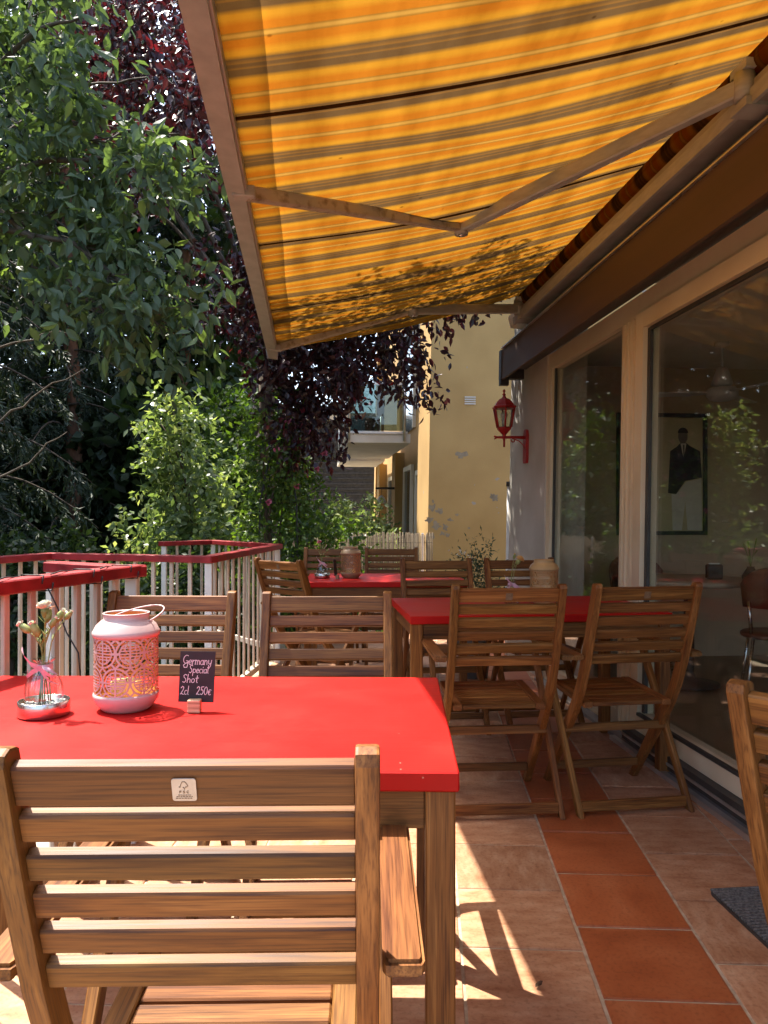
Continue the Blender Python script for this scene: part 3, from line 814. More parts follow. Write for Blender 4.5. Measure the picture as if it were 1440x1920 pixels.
# ================================================================== AWNING
aw = thing('awning', 'yellow and orange striped awning on folding arms over the terrace', 'awning', H(3.2, 0.9, 2.2, 0))
AU0, AU1 = 0.55, 5.62          # along the house
T_IN, T_OUT = 0.13, 1.905      # out from the house
Z_IN, Z_OUT = 2.785, 2.345
def A(u, t, dz=0.0):
    k = (t - T_IN) / (T_OUT - T_IN)
    z = Z_IN + (Z_OUT - Z_IN) * k
    z -= 0.040 * math.sin(math.pi * k) + (0.007 * math.sin(u * 7.0 + k * 3) + 0.005 * math.sin(u * 15.3 + k * 5 + 1.3)) * max(0.0, math.sin(math.pi * min(1.0, max(0.0, k)))) ** 0.8
    return H(u, t, z + dz, 0)
NU, NT = 120, 18
vs_ = []; st = []; fs = []
for i in range(NU + 1):
    for j in range(NT + 1):
        u = AU0 + (AU1 - AU0) * i / NU; t = T_IN + (T_OUT - T_IN) * j / NT
        vs_.append(A(u, t)); st.append((u - 2.449 - 0.016 + 10 * 0.266, t, 0))
for i in range(NU):
    for j in range(NT):
        a = i * (NT + 1) + j
        fs.append((a, a + 1, a + NT + 2, a + NT + 1))
def cloth(name, vs_, fs, st, mat='awning'):
    m_ = MB(); m_._add(vs_, fs, smooth=True)
    o = m_.build(name, M[mat], aw, world=True)
    a = o.data.attributes.new('st', 'FLOAT_VECTOR', 'POINT')
    a.data.foreach_set('vector', np.array(st, dtype=np.float32).ravel())
    return o
cloth('canopy', vs_, fs, st)
# valance folded back on top along the front bar
vs2 = []; st2 = []; fs2 = []
for i in range(NU + 1):
    u = AU0 + (AU1 - AU0) * i / NU
    for j in range(4):
        t = T_OUT - 0.115 * j / 3 + (0.003 * math.sin(u * 5) if j == 3 else 0)
        vs2.append(A(u, t, 0.012 + 0.004 * j)); st2.append((u - 2.449 - 0.016 + 10 * 0.266, t + 3, 0))
for i in range(NU):
    for j in range(3):
        a = i * 4 + j
        fs2.append((a, a + 1, a + 5, a + 4))
cloth('folded_valance', vs2, fs2, st2, 'valance')
# seams, each a double strip under the cloth
for k in range(-1, 4):
    us = 2.449 + 1.064 * k
    if us < AU0 or us > AU1: continue
    sv = []; ss = []; sf = []
    for j in range(NT + 1):
        t = T_IN + (T_OUT - T_IN) * j / NT
        sv += [A(us - 0.011, t, -0.003), A(us + 0.011, t, -0.003)]
        ss += [(2.66, t, 0), (2.665, t, 0)]
    for j in range(NT):
        sf.append((2 * j, 2 * j + 1, 2 * j + 3, 2 * j + 2))
    cloth('seam', sv, sf, ss)
# fabric roll
mb = MB(); seg = 20
rv = []; rs_ = []; rf = []
NR = 110
for i in range(NR + 1):
    u = AU0 + (AU1 - AU0) * i / NR
    for k in range(seg):
        a = 2 * math.pi * k / seg
        p = H(u, T_IN - 0.005 + 0.05 * math.cos(a), Z_IN - 0.052 + 0.05 * math.sin(a), 0)
        rv.append(p); rs_.append((u - 2.449 - 0.016 + 10 * 0.266, 5 + a * 0.05, 0))
for i in range(NR):
    for k in range(seg):
        k2 = (k + 1) % seg
        rf.append((i * seg + k, i * seg + k2, (i + 1) * seg + k2, (i + 1) * seg + k))
cloth('fabric_roll', rv, rf, rs_)
# housing: square bar and gutter profile with end plate
m2 = MB(); hbox(m2, AU0 - 0.05, AU1 + 0.03, 0.075, 0.165, 2.585, 2.665, 0); m2.build('torsion_bar', M['housing_grey'], aw, world=True)
m2 = MB(); hbox(m2, AU0 - 0.05, AU1 + 0.05, 0.0, 0.075, 2.56, 2.72, 0); m2.build('wall_profile', M['awning_metal'], aw, world=True)
m2 = MB(); hbox(m2, AU0 - 0.05, AU1 + 0.05, 0.165, 0.18, 2.575, 2.63, 0); m2.build('front_profile', M['awning_metal'], aw, world=True)
m2 = MB(); m2.prism([(0.0, 2.54), (0.19, 2.56), (0.21, 2.64), (0.14, 2.70), (0.0, 2.74)], AU1 + 0.05, AU1 + 0.075, lambda a, b, z: H(z, a, b, 0))
m2.build('end_plate', M['white_paint'], aw, world=True)
# front bar
def fb(u, dz, dt=0.0): return H(u, T_OUT + dt, Z_OUT + dz, 0)
m2 = MB()
m2.prism([(-0.015, -0.045), (0.050, -0.035), (0.062, 0.02), (0.045, 0.055), (-0.01, 0.045)], AU0 - 0.03, AU1 + 0.08, lambda a, b, z: fb(z, b, a))
m2.build('front_bar', M['awning_metal'], aw, world=True)
m2 = MB()
m2.prism([(-0.018, -0.05), (0.056, -0.04), (0.068, 0.022), (0.05, 0.06), (-0.014, 0.05)], AU1 + 0.08, AU1 + 0.092, lambda a, b, z: fb(z, b, a))
m2.build('end_cap', M['awning_metal'], aw, world=True)
m2 = MB()
for u in np.linspace(AU0, AU1, 9): pass
hbox(m2, AU0, AU1 + 0.05, T_OUT - 0.022, T_OUT - 0.014, Z_OUT - 0.03, Z_OUT + 0.012, 0); m2.build('keder_rail', M['awning_metal'], aw, world=True)
# folding arms
def folding_arm(us, ue_pt, uf):
    s = H(us, 0.175, 2.655, 0); f_ = H(uf, T_OUT - 0.02, Z_OUT - 0.03, 0); e = ue_pt
    up = Vector((0, 0, 1))
    a_ = MB(); a_.beam(s, e, 0.045, 0.062, up, 0.006); a_.build('upper_arm', M['awning_metal'], aw, world=True)
    a_ = MB(); a_.beam(e, f_, 0.036, 0.050, up, 0.006); a_.build('forearm', M['rusty_arm'], aw, world=True)
    a_ = MB(); a_.tube([e + Vector((0, 0, -0.040)), e + Vector((0, 0, 0.040))], 0.032, 14); el = a_.build('elbow', M['awning_metal'], aw, world=True)
    a_ = MB(); a_.tube([e + Vector((0, 0, -0.047)), e + Vector((0, 0, -0.040))], 0.014, 10); a_.build('elbow_bolt', M['steel'], aw, world=True)
    a_ = MB(); a_.tube([s + Vector((0, 0, -0.045)), s + Vector((0, 0, 0.045))], 0.036, 14)
    a_.build('shoulder', M['awning_metal'], aw, world=True)
    a_ = MB(); hbox(a_, us - 0.05, us + 0.05, 0.06, 0.20, 2.57, 2.60, 0); a_.build('shoulder_bracket', M['awning_metal'], aw, world=True); a_ = MB(); hbox(a_, us - 0.05, us + 0.05, 0.06, 0.20, 2.70, 2.73, 0); a_.build('shoulder_bracket', M['awning_metal'], aw, world=True)
    a_ = MB(); a_.beam(f_ + Vector((0.03, 0, 0)), f_ + Vector((-0.05, -0.005, 0.0)), 0.05, 0.04, up, 0.004); a_.build('front_bracket', M['awning_metal'], aw, world=True)
folding_arm(2.67, Vector((0.359, 3.567, 2.525)), 2.90)
folding_arm(5.52, Vector((0.192, 5.045, 2.535)), 5.42)

# ================================================================== FURNITURE
# ---- folding armchair, local frame: y forward, z up
CW = 0.435
def maker_tag(parent):
    """little pressed label on the back of the top slat"""
    rx = Matrix.Rotation(R(18.5), 3, 'X')
    base = Vector((0.0, -0.3089, 0.8760))
    def fr(a, b, z): return base + rx @ Vector((a, -z, b))
    poly = []
    w, h, r = 0.0135, 0.0145, 0.003
    for cx_, cz_, a0 in ((w - r, h - r, 0), (-w + r, h - r, 90), (-w + r, -h + r, 180), (w - r, -h + r, 270)):
        for q in range(4):
            a = R(a0 + q * 30)
            poly.append((cx_ + r * math.cos(a), cz_ + r * math.sin(a)))
    m_ = MB(); m_.prism(poly, 0.0, 0.0012, fr); pl = m_.build('maker_label', M['tag_plate'], parent)
    ink = MB()
    def stroke(pts, wd=0.0007):
        for (a, b), (c, d) in zip(pts, pts[1:]):
            dx, dy = c - a, d - b; ln = math.hypot(dx, dy) or 1e-6
            nx, ny = -dy / ln * wd / 2, dx / ln * wd / 2
            ink.prism([(a + nx, b + ny), (a - nx, b - ny), (c - nx, d - ny), (c + nx, d + ny)], 0.00115, 0.0017, fr)
    stroke([(-0.0055, 0.0045), (-0.0042, 0.0035), (-0.0032, 0.0072), (-0.0015, 0.0108), (0.0012, 0.0112), (0.003, 0.0088), (0.0046, 0.0056), (0.0036, 0.0042), (0.0018, 0.0042)], 0.0009)
    stroke([(-0.001, 0.004), (0.0005, 0.0022), (0.002, 0.004)], 0.0009); stroke([(0.0005, 0.0022), (0.0005, 0.0006)], 0.0009)
    # FSC
    stroke([(-0.0052, -0.0040), (-0.0052, -0.0012), (-0.0030, -0.0012)]); stroke([(-0.0052, -0.0026), (-0.0034, -0.0026)])
    stroke([(0.0008, -0.0014), (-0.0004, -0.0011), (-0.0013, -0.0018), (-0.0002, -0.0026), (0.0008, -0.0033), (-0.0002, -0.0040), (-0.0013, -0.0037)])
    stroke([(0.0050, -0.0015), (0.0036, -0.0011), (0.0027, -0.0026), (0.0036, -0.0041), (0.0050, -0.0036)])
    for z_, w_ in ((-0.0066, 0.007), (-0.0086, 0.009), (-0.0108, 0.0098)):
        x_ = -w_
        while x_ < w_ - 0.001:
            l_ = random.uniform(0.001, 0.003); stroke([(x_, z_), (min(w_, x_ + l_), z_)], 0.0008); x_ += l_ + 0.0007
    ink.build('print', M['tag_ink'], pl)
    return pl

def make_chair(arms=True):
    c = thing('folding_chair', 'x', 'chair')
    wd = M['wood']
    prof = [(-0.310, 0.912), (-0.255, 0.750), (-0.205, 0.610), (-0.155, 0.500), (-0.095, 0.405), (0.05, 0.225), (0.225, 0.0)]
    th, dp = 0.028, 0.046
    def stile(sx):
        m_ = MB()
        n_ = len(prof); L_ = []; R_ = []
        for i, (y, z) in enumerate(prof):
            a = prof[max(0, i - 1)]; b = prof[min(n_ - 1, i + 1)]
            dy, dz = b[0] - a[0], b[1] - a[1]; ln = math.hypot(dy, dz)
            ny, nz = -dz / ln, dy / ln
            w_ = dp * (0.9 if i == 0 else 1.0)
            L_.append((y + ny * w_ / 2, z + nz * w_ / 2)); R_.append((y - ny * w_ / 2, z - nz * w_ / 2))
        # rounded top, flat foot
        ty, tz = prof[0]
        top = [(ty - 0.017, tz + 0.007), (ty - 0.004, tz + 0.012), (ty + 0.012, tz + 0.010)]
        if L_[0][0] > R_[0][0]: ring = R_[::-1] + top + L_
        else: ring = L_[::-1] + top + R_
        ring[0] = (ring[0][0], 0.0); ring[-1] = (ring[-1][0], 0.0)
        x0 = sx * (CW / 2 - th / 2)
        bm = bmesh.new()
        vv = [bm.verts.new((x0 - th / 2, y, z)) for y, z in ring]
        f = bm.faces.new(vv)
        ex = bmesh.ops.extrude_face_region(bm, geom=[f])
        for v in ex['geom']:
            if isinstance(v, bmesh.types.BMVert): v.co.x += th
        bmesh.ops.recalc_face_normals(bm, faces=bm.faces)
        ed = [e for e in bm.edges if abs(e.verts[0].co.x - e.verts[1].co.x) < 1e-6]
        bmesh.ops.bevel(bm, geom=ed, offset=0.004, segments=2, affect='EDGES', profile=0.6)
        bm.verts.index_update()
        V = [v.co.copy() for v in bm.verts]; Fc = [[v.index for v in f.verts] for f in bm.faces]; bm.free()
        k = random.random() * 9
        m_._add(V, Fc, [Vector((p.z * 1.1 - p.y * 0.45 + k, p.x, p.y * 0.9 + p.z * 0.4)) for p in V])
        return m_.build('back_stile', wd, c)
    stile(-1); stile(1)
    # back slats
    lean = R(18.5)
    iw = CW - 2 * th + 0.004
    zs = [(0.881, 0.052)] + [(0.881 - 0.0545 - 0.0525 * k, 0.037) for k in range(5)]
    for z, h in zs:
        # follow the stile
        for (y0, z0), (y1, z1) in zip(prof, prof[1:]):
            if z1 <= z <= z0:
                t = (z0 - z) / (z0 - z1); y = y0 + (y1 - y0) * t; an = math.atan2(y1 - y0, z0 - z1); break
        m_ = MB(); m_.box((0, y, z), (iw, 0.019, h), 0.003, Matrix.Rotation(an, 3, 'X'), axis=0)
        m_.build('back_slat', wd, c)
    # crossing rear legs, outside the stiles
    lx = CW / 2 + 0.013
    p_lo = Vector((0, -0.215, 0.0)); p_hi = Vector((0, 0.205, 0.618))
    for sx in (-1, 1):
        m_ = MB()
        d = (p_hi - p_lo).normalized(); nn = Vector((0, d.z, -d.y))
        off = nn * 0.019
        q = [p_lo - nn * 0.019, p_lo + nn * 0.019, p_hi + nn * 0.019, p_hi - nn * 0.019]
        q[0].z = 0.0; q[1] = q[1] + d * (-q[1].z / d.z)
        x0 = sx * lx - 0.011; x1 = sx * lx + 0.011
        bm = bmesh.new()
        vv = [bm.verts.new((x0, p.y, p.z)) for p in q]
        f = bm.faces.new(vv); ex = bmesh.ops.extrude_face_region(bm, geom=[f])
        for v in ex['geom']:
            if isinstance(v, bmesh.types.BMVert): v.co.x += x1 - x0
        bmesh.ops.recalc_face_normals(bm, faces=bm.faces)
        bmesh.ops.bevel(bm, geom=list(bm.edges), offset=0.003, segments=1, affect='EDGES')
        bm.verts.index_update()
        V = [v.co.copy() for v in bm.verts]; Fc = [[v.index for v in f.verts] for f in bm.faces]; bm.free()
        k = random.random() * 9
        m_._add(V, Fc, [Vector((p.dot(d) + k, p.x, p.dot(nn))) for p in V])
        m_.build('rear_leg', wd, c)
    # bars
    m_ = MB(); m_.box((0, -0.196, 0.036), (CW + 0.006, 0.018, 0.040), 0.003); m_.build('floor_bar', wd, c)
    m_ = MB(); m_.box((0, 0.160, 0.085), (CW - 2 * th, 0.020, 0.034), 0.003); m_.build('front_stretcher', wd, c)
    m_ = MB(); m_.box((0, -0.030, 0.300), (CW + 0.006, 0.018, 0.034), 0.003); m_.build('leg_stretcher', wd, c)
    # seat: two side rails and slats between them, slightly tipped back
    tip = Matrix.Rotation(R(2.5), 3, 'X')
    sc_ = Vector((0, 0.045, 0.428))
    sw = CW - 2 * th - 0.006
    for sx in (-1, 1):
        m_ = MB(); m_.box(sc_ + tip @ Vector((sx * (sw / 2 - 0.019), 0, 0)), (0.038, 0.375, 0.024), 0.003, tip, axis=1)
        m_.build('seat_rail', wd, c)
    for k in range(7):
        y = -0.162 + 0.054 * k
        m_ = MB(); m_.box(sc_ + tip @ Vector((0, y, 0.001)), (sw - 0.078, 0.045, 0.018), 0.003, tip, axis=0)
        m_.build('seat_slat', wd, c)
    if arms:
        for sx in (-1, 1):
            x0 = sx * (CW / 2 + 0.030)
            prof2 = [(-0.235, -0.022), (-0.225, -0.026), (0.23, -0.026), (0.245, -0.018), (0.245, 0.018), (0.23, 0.026), (-0.225, 0.026), (-0.235, 0.022)]
            bm = bmesh.new()
            vv = [bm.verts.new((x0 + x, y, 0.618)) for y, x in prof2]
            f = bm.faces.new(vv); ex = bmesh.ops.extrude_face_region(bm, geom=[f])
            for v in ex['geom']:
                if isinstance(v, bmesh.types.BMVert): v.co.z += 0.022
            bmesh.ops.recalc_face_normals(bm, faces=bm.faces)
            bmesh.ops.bevel(bm, geom=[e for e in bm.edges if abs(e.verts[0].co.z - e.verts[1].co.z) < 1e-6], offset=0.005, segments=2, affect='EDGES')
            bm.verts.index_update()
            V = [v.co.copy() for v in bm.verts]; Fc = [[v.index for v in f.verts] for f in bm.faces]; bm.free()
            m_ = MB(); k = random.random() * 9
            m_._add(V, Fc, [Vector((p.y + k, p.x, p.z)) for p in V])
            m_.build('armrest', wd, c)
    for sx in (-1, 1):     # bolts at the stiles
        m_ = MB(); m_.tube([(sx * (CW / 2 - th - 0.001), -0.200, 0.600), (sx * (CW / 2 - th - 0.006), -0.200, 0.600)], 0.006, 8); m_.build('bolt', M['aluminium'], c)
    maker_tag(c)
    return c

chair_proto = make_chair(True)
used = [False]
def place_chair(x, y, deg, label, group):
    """x, y is where the middle of the top slat stands, deg turns the chair to the left"""
    o = chair_proto if not used[0] else copy_tree(chair_proto)
    used[0] = True
    a = R(deg)
    bx, by = -0.30 * -math.sin(a), -0.30 * math.cos(a)       # top slat offset in the chair's frame, turned
    o.location = (x - bx, y - by, 0)
    o.rotation_euler = (0, 0, a)
    if o is not chair_proto:
        for ch in o.children:      # the other chairs' labels get a darker plate
            if ch.name.split('.')[0] == 'maker_label':
                ch.material_slots[0].link = 'OBJECT'; ch.material_slots[0].material = M['tag_dull']
    o['label'] = label
    o['group'] = group
    return o
G = 'folding wooden chairs on the terrace'
place_chair(-0.222, 0.865, 1.0, 'wooden folding armchair in the foreground with a pale label on its top slat', G)
place_chair(-0.192, 2.60, 181.5, 'sunlit wooden chair behind the front red table, right of the other one there', G)
place_chair(-0.720, 2.62, 178, 'sunlit wooden chair behind the pink lantern on the front red table', G)
place_chair(0.470, 2.90, 4.0, 'wooden armchair with its back to us at the second table, left one', G)
place_chair(1.010, 2.96, 8.5, 'wooden armchair with its back to us at the second table, beside the glass', G)
edge_chair = place_chair(0.700, 1.060, -48, 'wooden chair cut off by the right edge of the picture', G)
place_chair(-0.630, 4.62, -44, 'wooden chair turned sideways beside the railing at the far table', G)
place_chair(0.315, 4.66, 185, 'wooden chair on the far side of the second table, left of the potted plant', G)
place_chair(0.830, 4.72, 187, 'wooden chair behind the vase and gold lantern on the second table', G)
place_chair(-0.435, 6.28, 178, 'wooden chair at the far end behind the bronze lantern', G)
place_chair(0.060, 6.32, 181, 'wooden chair in front of the reed screen at the far end', G)

for ch in list(edge_chair.children):
    if ch.name.split('.')[0] == 'armrest': bpy.data.objects.remove(ch)

# ---- tables
def make_table(label, loc, rotz, w, d, htop=0.74, cat='table'):
    t = thing('garden_table', label, cat, loc, rotz, 'red topped wooden tables on the terrace')
    m_ = MB(); m_.box((0, 0, htop - 0.0175), (w, d, 0.035), 0.003); m_.build('tabletop', M['red_top'], t)
    lw = 0.052
    for sx in (-1, 1):
        for sy in (-1, 1):
            m_ = MB(); m_.box((sx * (w / 2 - lw / 2 - 0.006), sy * (d / 2 - lw / 2 - 0.012), (htop - 0.036) / 2), (lw, lw, htop - 0.036), 0.003, axis=2); m_.build('leg', M['wood'], t)
    for sy in (-1, 1):
        m_ = MB(); m_.box((0, sy * (d / 2 - 0.034), htop - 0.036 - 0.036), (w - 2 * lw - 0.014, 0.022, 0.070), 0.002); m_.build('apron', M['wood'], t)
    for sx in (-1, 1):
        m_ = MB(); m_.box((sx * (w / 2 - 0.034), 0, htop - 0.036 - 0.036), (0.022, d - 2 * lw - 0.026, 0.070), 0.002, axis=1); m_.build('apron', M['wood'], t)
    return t
T1 = make_table('bright red table in full sun in the foreground carrying lantern, vase and menu card', (-0.462, 1.722, 0), R(-1.2), 1.2, 0.775)
T2 = make_table('red table in the shade standing against the glass front', (0.672, 3.80, 0), R(6.0), 1.2, 0.76)
T3 = make_table('dark red table farthest back carrying the bronze lantern', (0.0, 5.49, 0), R(2.0), 1.10, 0.76)

# ---- lanterns with fretwork
def fret(u, v):
    """True where the sheet is solid; u, v in medallion units"""
    row = math.floor(v)
    uu = (u + 0.5 * (row % 2)) % 1.0 - 0.5
    vv = v - row - 0.5
    r = math.hypot(uu, vv)
    if r > 0.5:
        return abs(abs(uu) - abs(vv)) < 0.045 or r < 0.52
    if r > 0.46: return True
    if 0.38 < r <= 0.46: return abs(uu) < 0.035 or abs(vv) < 0.035
    if 0.335 < r <= 0.38: return True
    # shou character bars
    if abs(uu) < 0.028: return True
    for b in (-0.2, -0.1, 0.0, 0.1, 0.2):
        if abs(vv - b) < 0.021: return True
    if 0.15 < abs(uu) < 0.19 and abs(vv) > 0.10: return True
    return False

def make_lantern(mat, label, cat, loc, rotz, handle_up):
    ln = thing('candle_lantern', label, cat, loc, rotz, 'fretwork lanterns on the tables')
    m_ = MB()
    m_.lathe([(0.0, 0.002), (0.050, 0.0), (0.055, 0.004), (0.062, 0.012), (0.070, 0.024), (0.0725, 0.034), (0.0715, 0.040), (0.0695, 0.040), (0.066, 0.030), (0.0, 0.012)], 48)
    m_.build('base', mat, ln)
    m_ = MB()
    m_.lathe([(0.0700, 0.166), (0.0715, 0.166), (0.0745, 0.172), (0.0745, 0.177), (0.0715, 0.181), (0.066, 0.192), (0.056, 0.201), (0.0505, 0.205), (0.0505, 0.216), (0.052, 0.218), (0.050, 0.2195),
              (0.048, 0.217), (0.048, 0.206), (0.062, 0.192), (0.0695, 0.178), (0.0700, 0.166)], 48)
    m_.build('shoulder', mat, ln)
    NA, NZ = 350, 100
    keepm = [[fret(i / NA * 7.0, j / NZ * 2.05 - 0.03) or j < 2 or j > NZ - 3 for j in range(NZ)] for i in range(NA)]
    V = np.zeros(((NA) * (NZ + 1), 3))
    for i in range(NA):
        a = 2 * math.pi * i / NA
        for j in range(NZ + 1):
            V[i * (NZ + 1) + j] = (0.0705 * math.cos(a), 0.0705 * math.sin(a), 0.038 + 0.130 * j / NZ)
    Fq = [((i * (NZ + 1)) + j, ((i + 1) % NA) * (NZ + 1) + j, ((i + 1) % NA) * (NZ + 1) + j + 1, i * (NZ + 1) + j + 1) for i in range(NA) for j in range(NZ) if keepm[i][j]]
    V2 = V.copy(); V2[:, :2] *= 0.0693 / 0.0705
    off = len(V)
    Fin = np.array([(d, c, b, a) for a, b, c, d in Fq]); uv_ = np.unique(Fin); rm_ = -np.ones(off, int); rm_[uv_] = np.arange(len(uv_))
    li = array_mesh('lining', V2[uv_], rm_[Fin], M['lantern_lining']); li.parent = ln
    m_ = MB(); m_.lathe([(0.0, 0.0125), (0.0655, 0.0305), (0.0690, 0.0402)], 40); m_.build('inner_floor', M['lantern_lining'], ln)
    m_ = MB(); m_.lathe([(0.0476, 0.216), (0.0476, 0.206), (0.0615, 0.192), (0.0690, 0.178)], 40); m_.build('inner_shoulder', M['lantern_lining'], ln)
    Fa = np.array(Fq)
    used_v = np.unique(Fa); remap = -np.ones(off, int); remap[used_v] = np.arange(len(used_v))
    me_o = array_mesh('fretwork', V[used_v], remap[Fa], mat)
    me_o.parent = ln
    m_ = MB()
    pts = []
    for q in range(25):
        th_ = math.pi * q / 24
        pts.append(Vector((0.055 * math.cos(th_), 0, 0.2)) + Vector(handle_up) * math.sin(th_))
    pts = [Vector((0.060, 0, 0.188))] + pts + [Vector((-0.060, 0, 0.188))]
    m_.tube(pts, 0.0017, 8); m_.build('handle', mat, ln)
    for sx in (-1, 1):
        m_ = MB(); m_.lathe([(0.0, 0.0035), (0.003, 0.003), (0.0035, 0.0), (0.003, -0.003), (0.0, -0.0035)], 10, (sx * 0.060, 0, 0.189)); m_.build('handle_eye', mat, ln)
    m_ = MB(); m_.lathe([(0.0, 0.012), (0.034, 0.012), (0.034, 0.062), (0.030, 0.065), (0.0, 0.060)], 28); cd = m_.build('candle', M['candle'], ln)
    m_ = MB(); m_.tube([(0, 0, 0.060), (0.001, 0, 0.070)], 0.001, 6); m_.build('wick', M['print_black'], cd)
    return ln
make_lantern(M['lantern_white'], 'pinkish white fretwork lantern with wire handle on the sunny red table', 'lantern', (-0.588, 1.757, 0.7405), R(-14), (0.052, 0.045, 0.032))
make_lantern(M['lantern_gold'], 'gold fretwork lantern on the second table beside the glass', 'lantern', (0.805, 3.87, 0.7405), R(40), (0.02, 0.05, 0.005))
make_lantern(M['lantern_bronze'], 'dull bronze fretwork lantern on the farthest table', 'lantern', (-0.235, 5.44, 0.7405), R(75), (0.03, 0.05, 0.01))

# ---- vases with flowers
def carnation(mb, c, r, d, n=26):
    d = Vector(d).normalized()
    for q in range(n):
        a = random.uniform(0, 6.28); tilt = random.uniform(0.1, 1.2)
        x = d.orthogonal().normalized(); y = d.cross(x)
        o_ = (x * math.cos(a) + y * math.sin(a)) * math.sin(tilt) + d * math.cos(tilt)
        s = d.cross(o_).normalized() if d.cross(o_).length > 1e-4 else x
        p0 = Vector(c); p1 = p0 + o_ * r
        nn = o_.cross(s)
        w = r * 0.55
        mb._add([p0, p0 + o_ * r * 0.6 + s * w * 0.7 + nn * r * 0.1, p1 + s * w * 0.5 + nn * random.uniform(-.2, .2) * r, p1 + o_ * r * 0.12, p1 - s * w * 0.5 + nn * random.uniform(-.2, .2) * r, p0 + o_ * r * 0.6 - s * w * 0.7 + nn * r * 0.1],
                [(0, 1, 2, 3), (0, 3, 4, 5)])

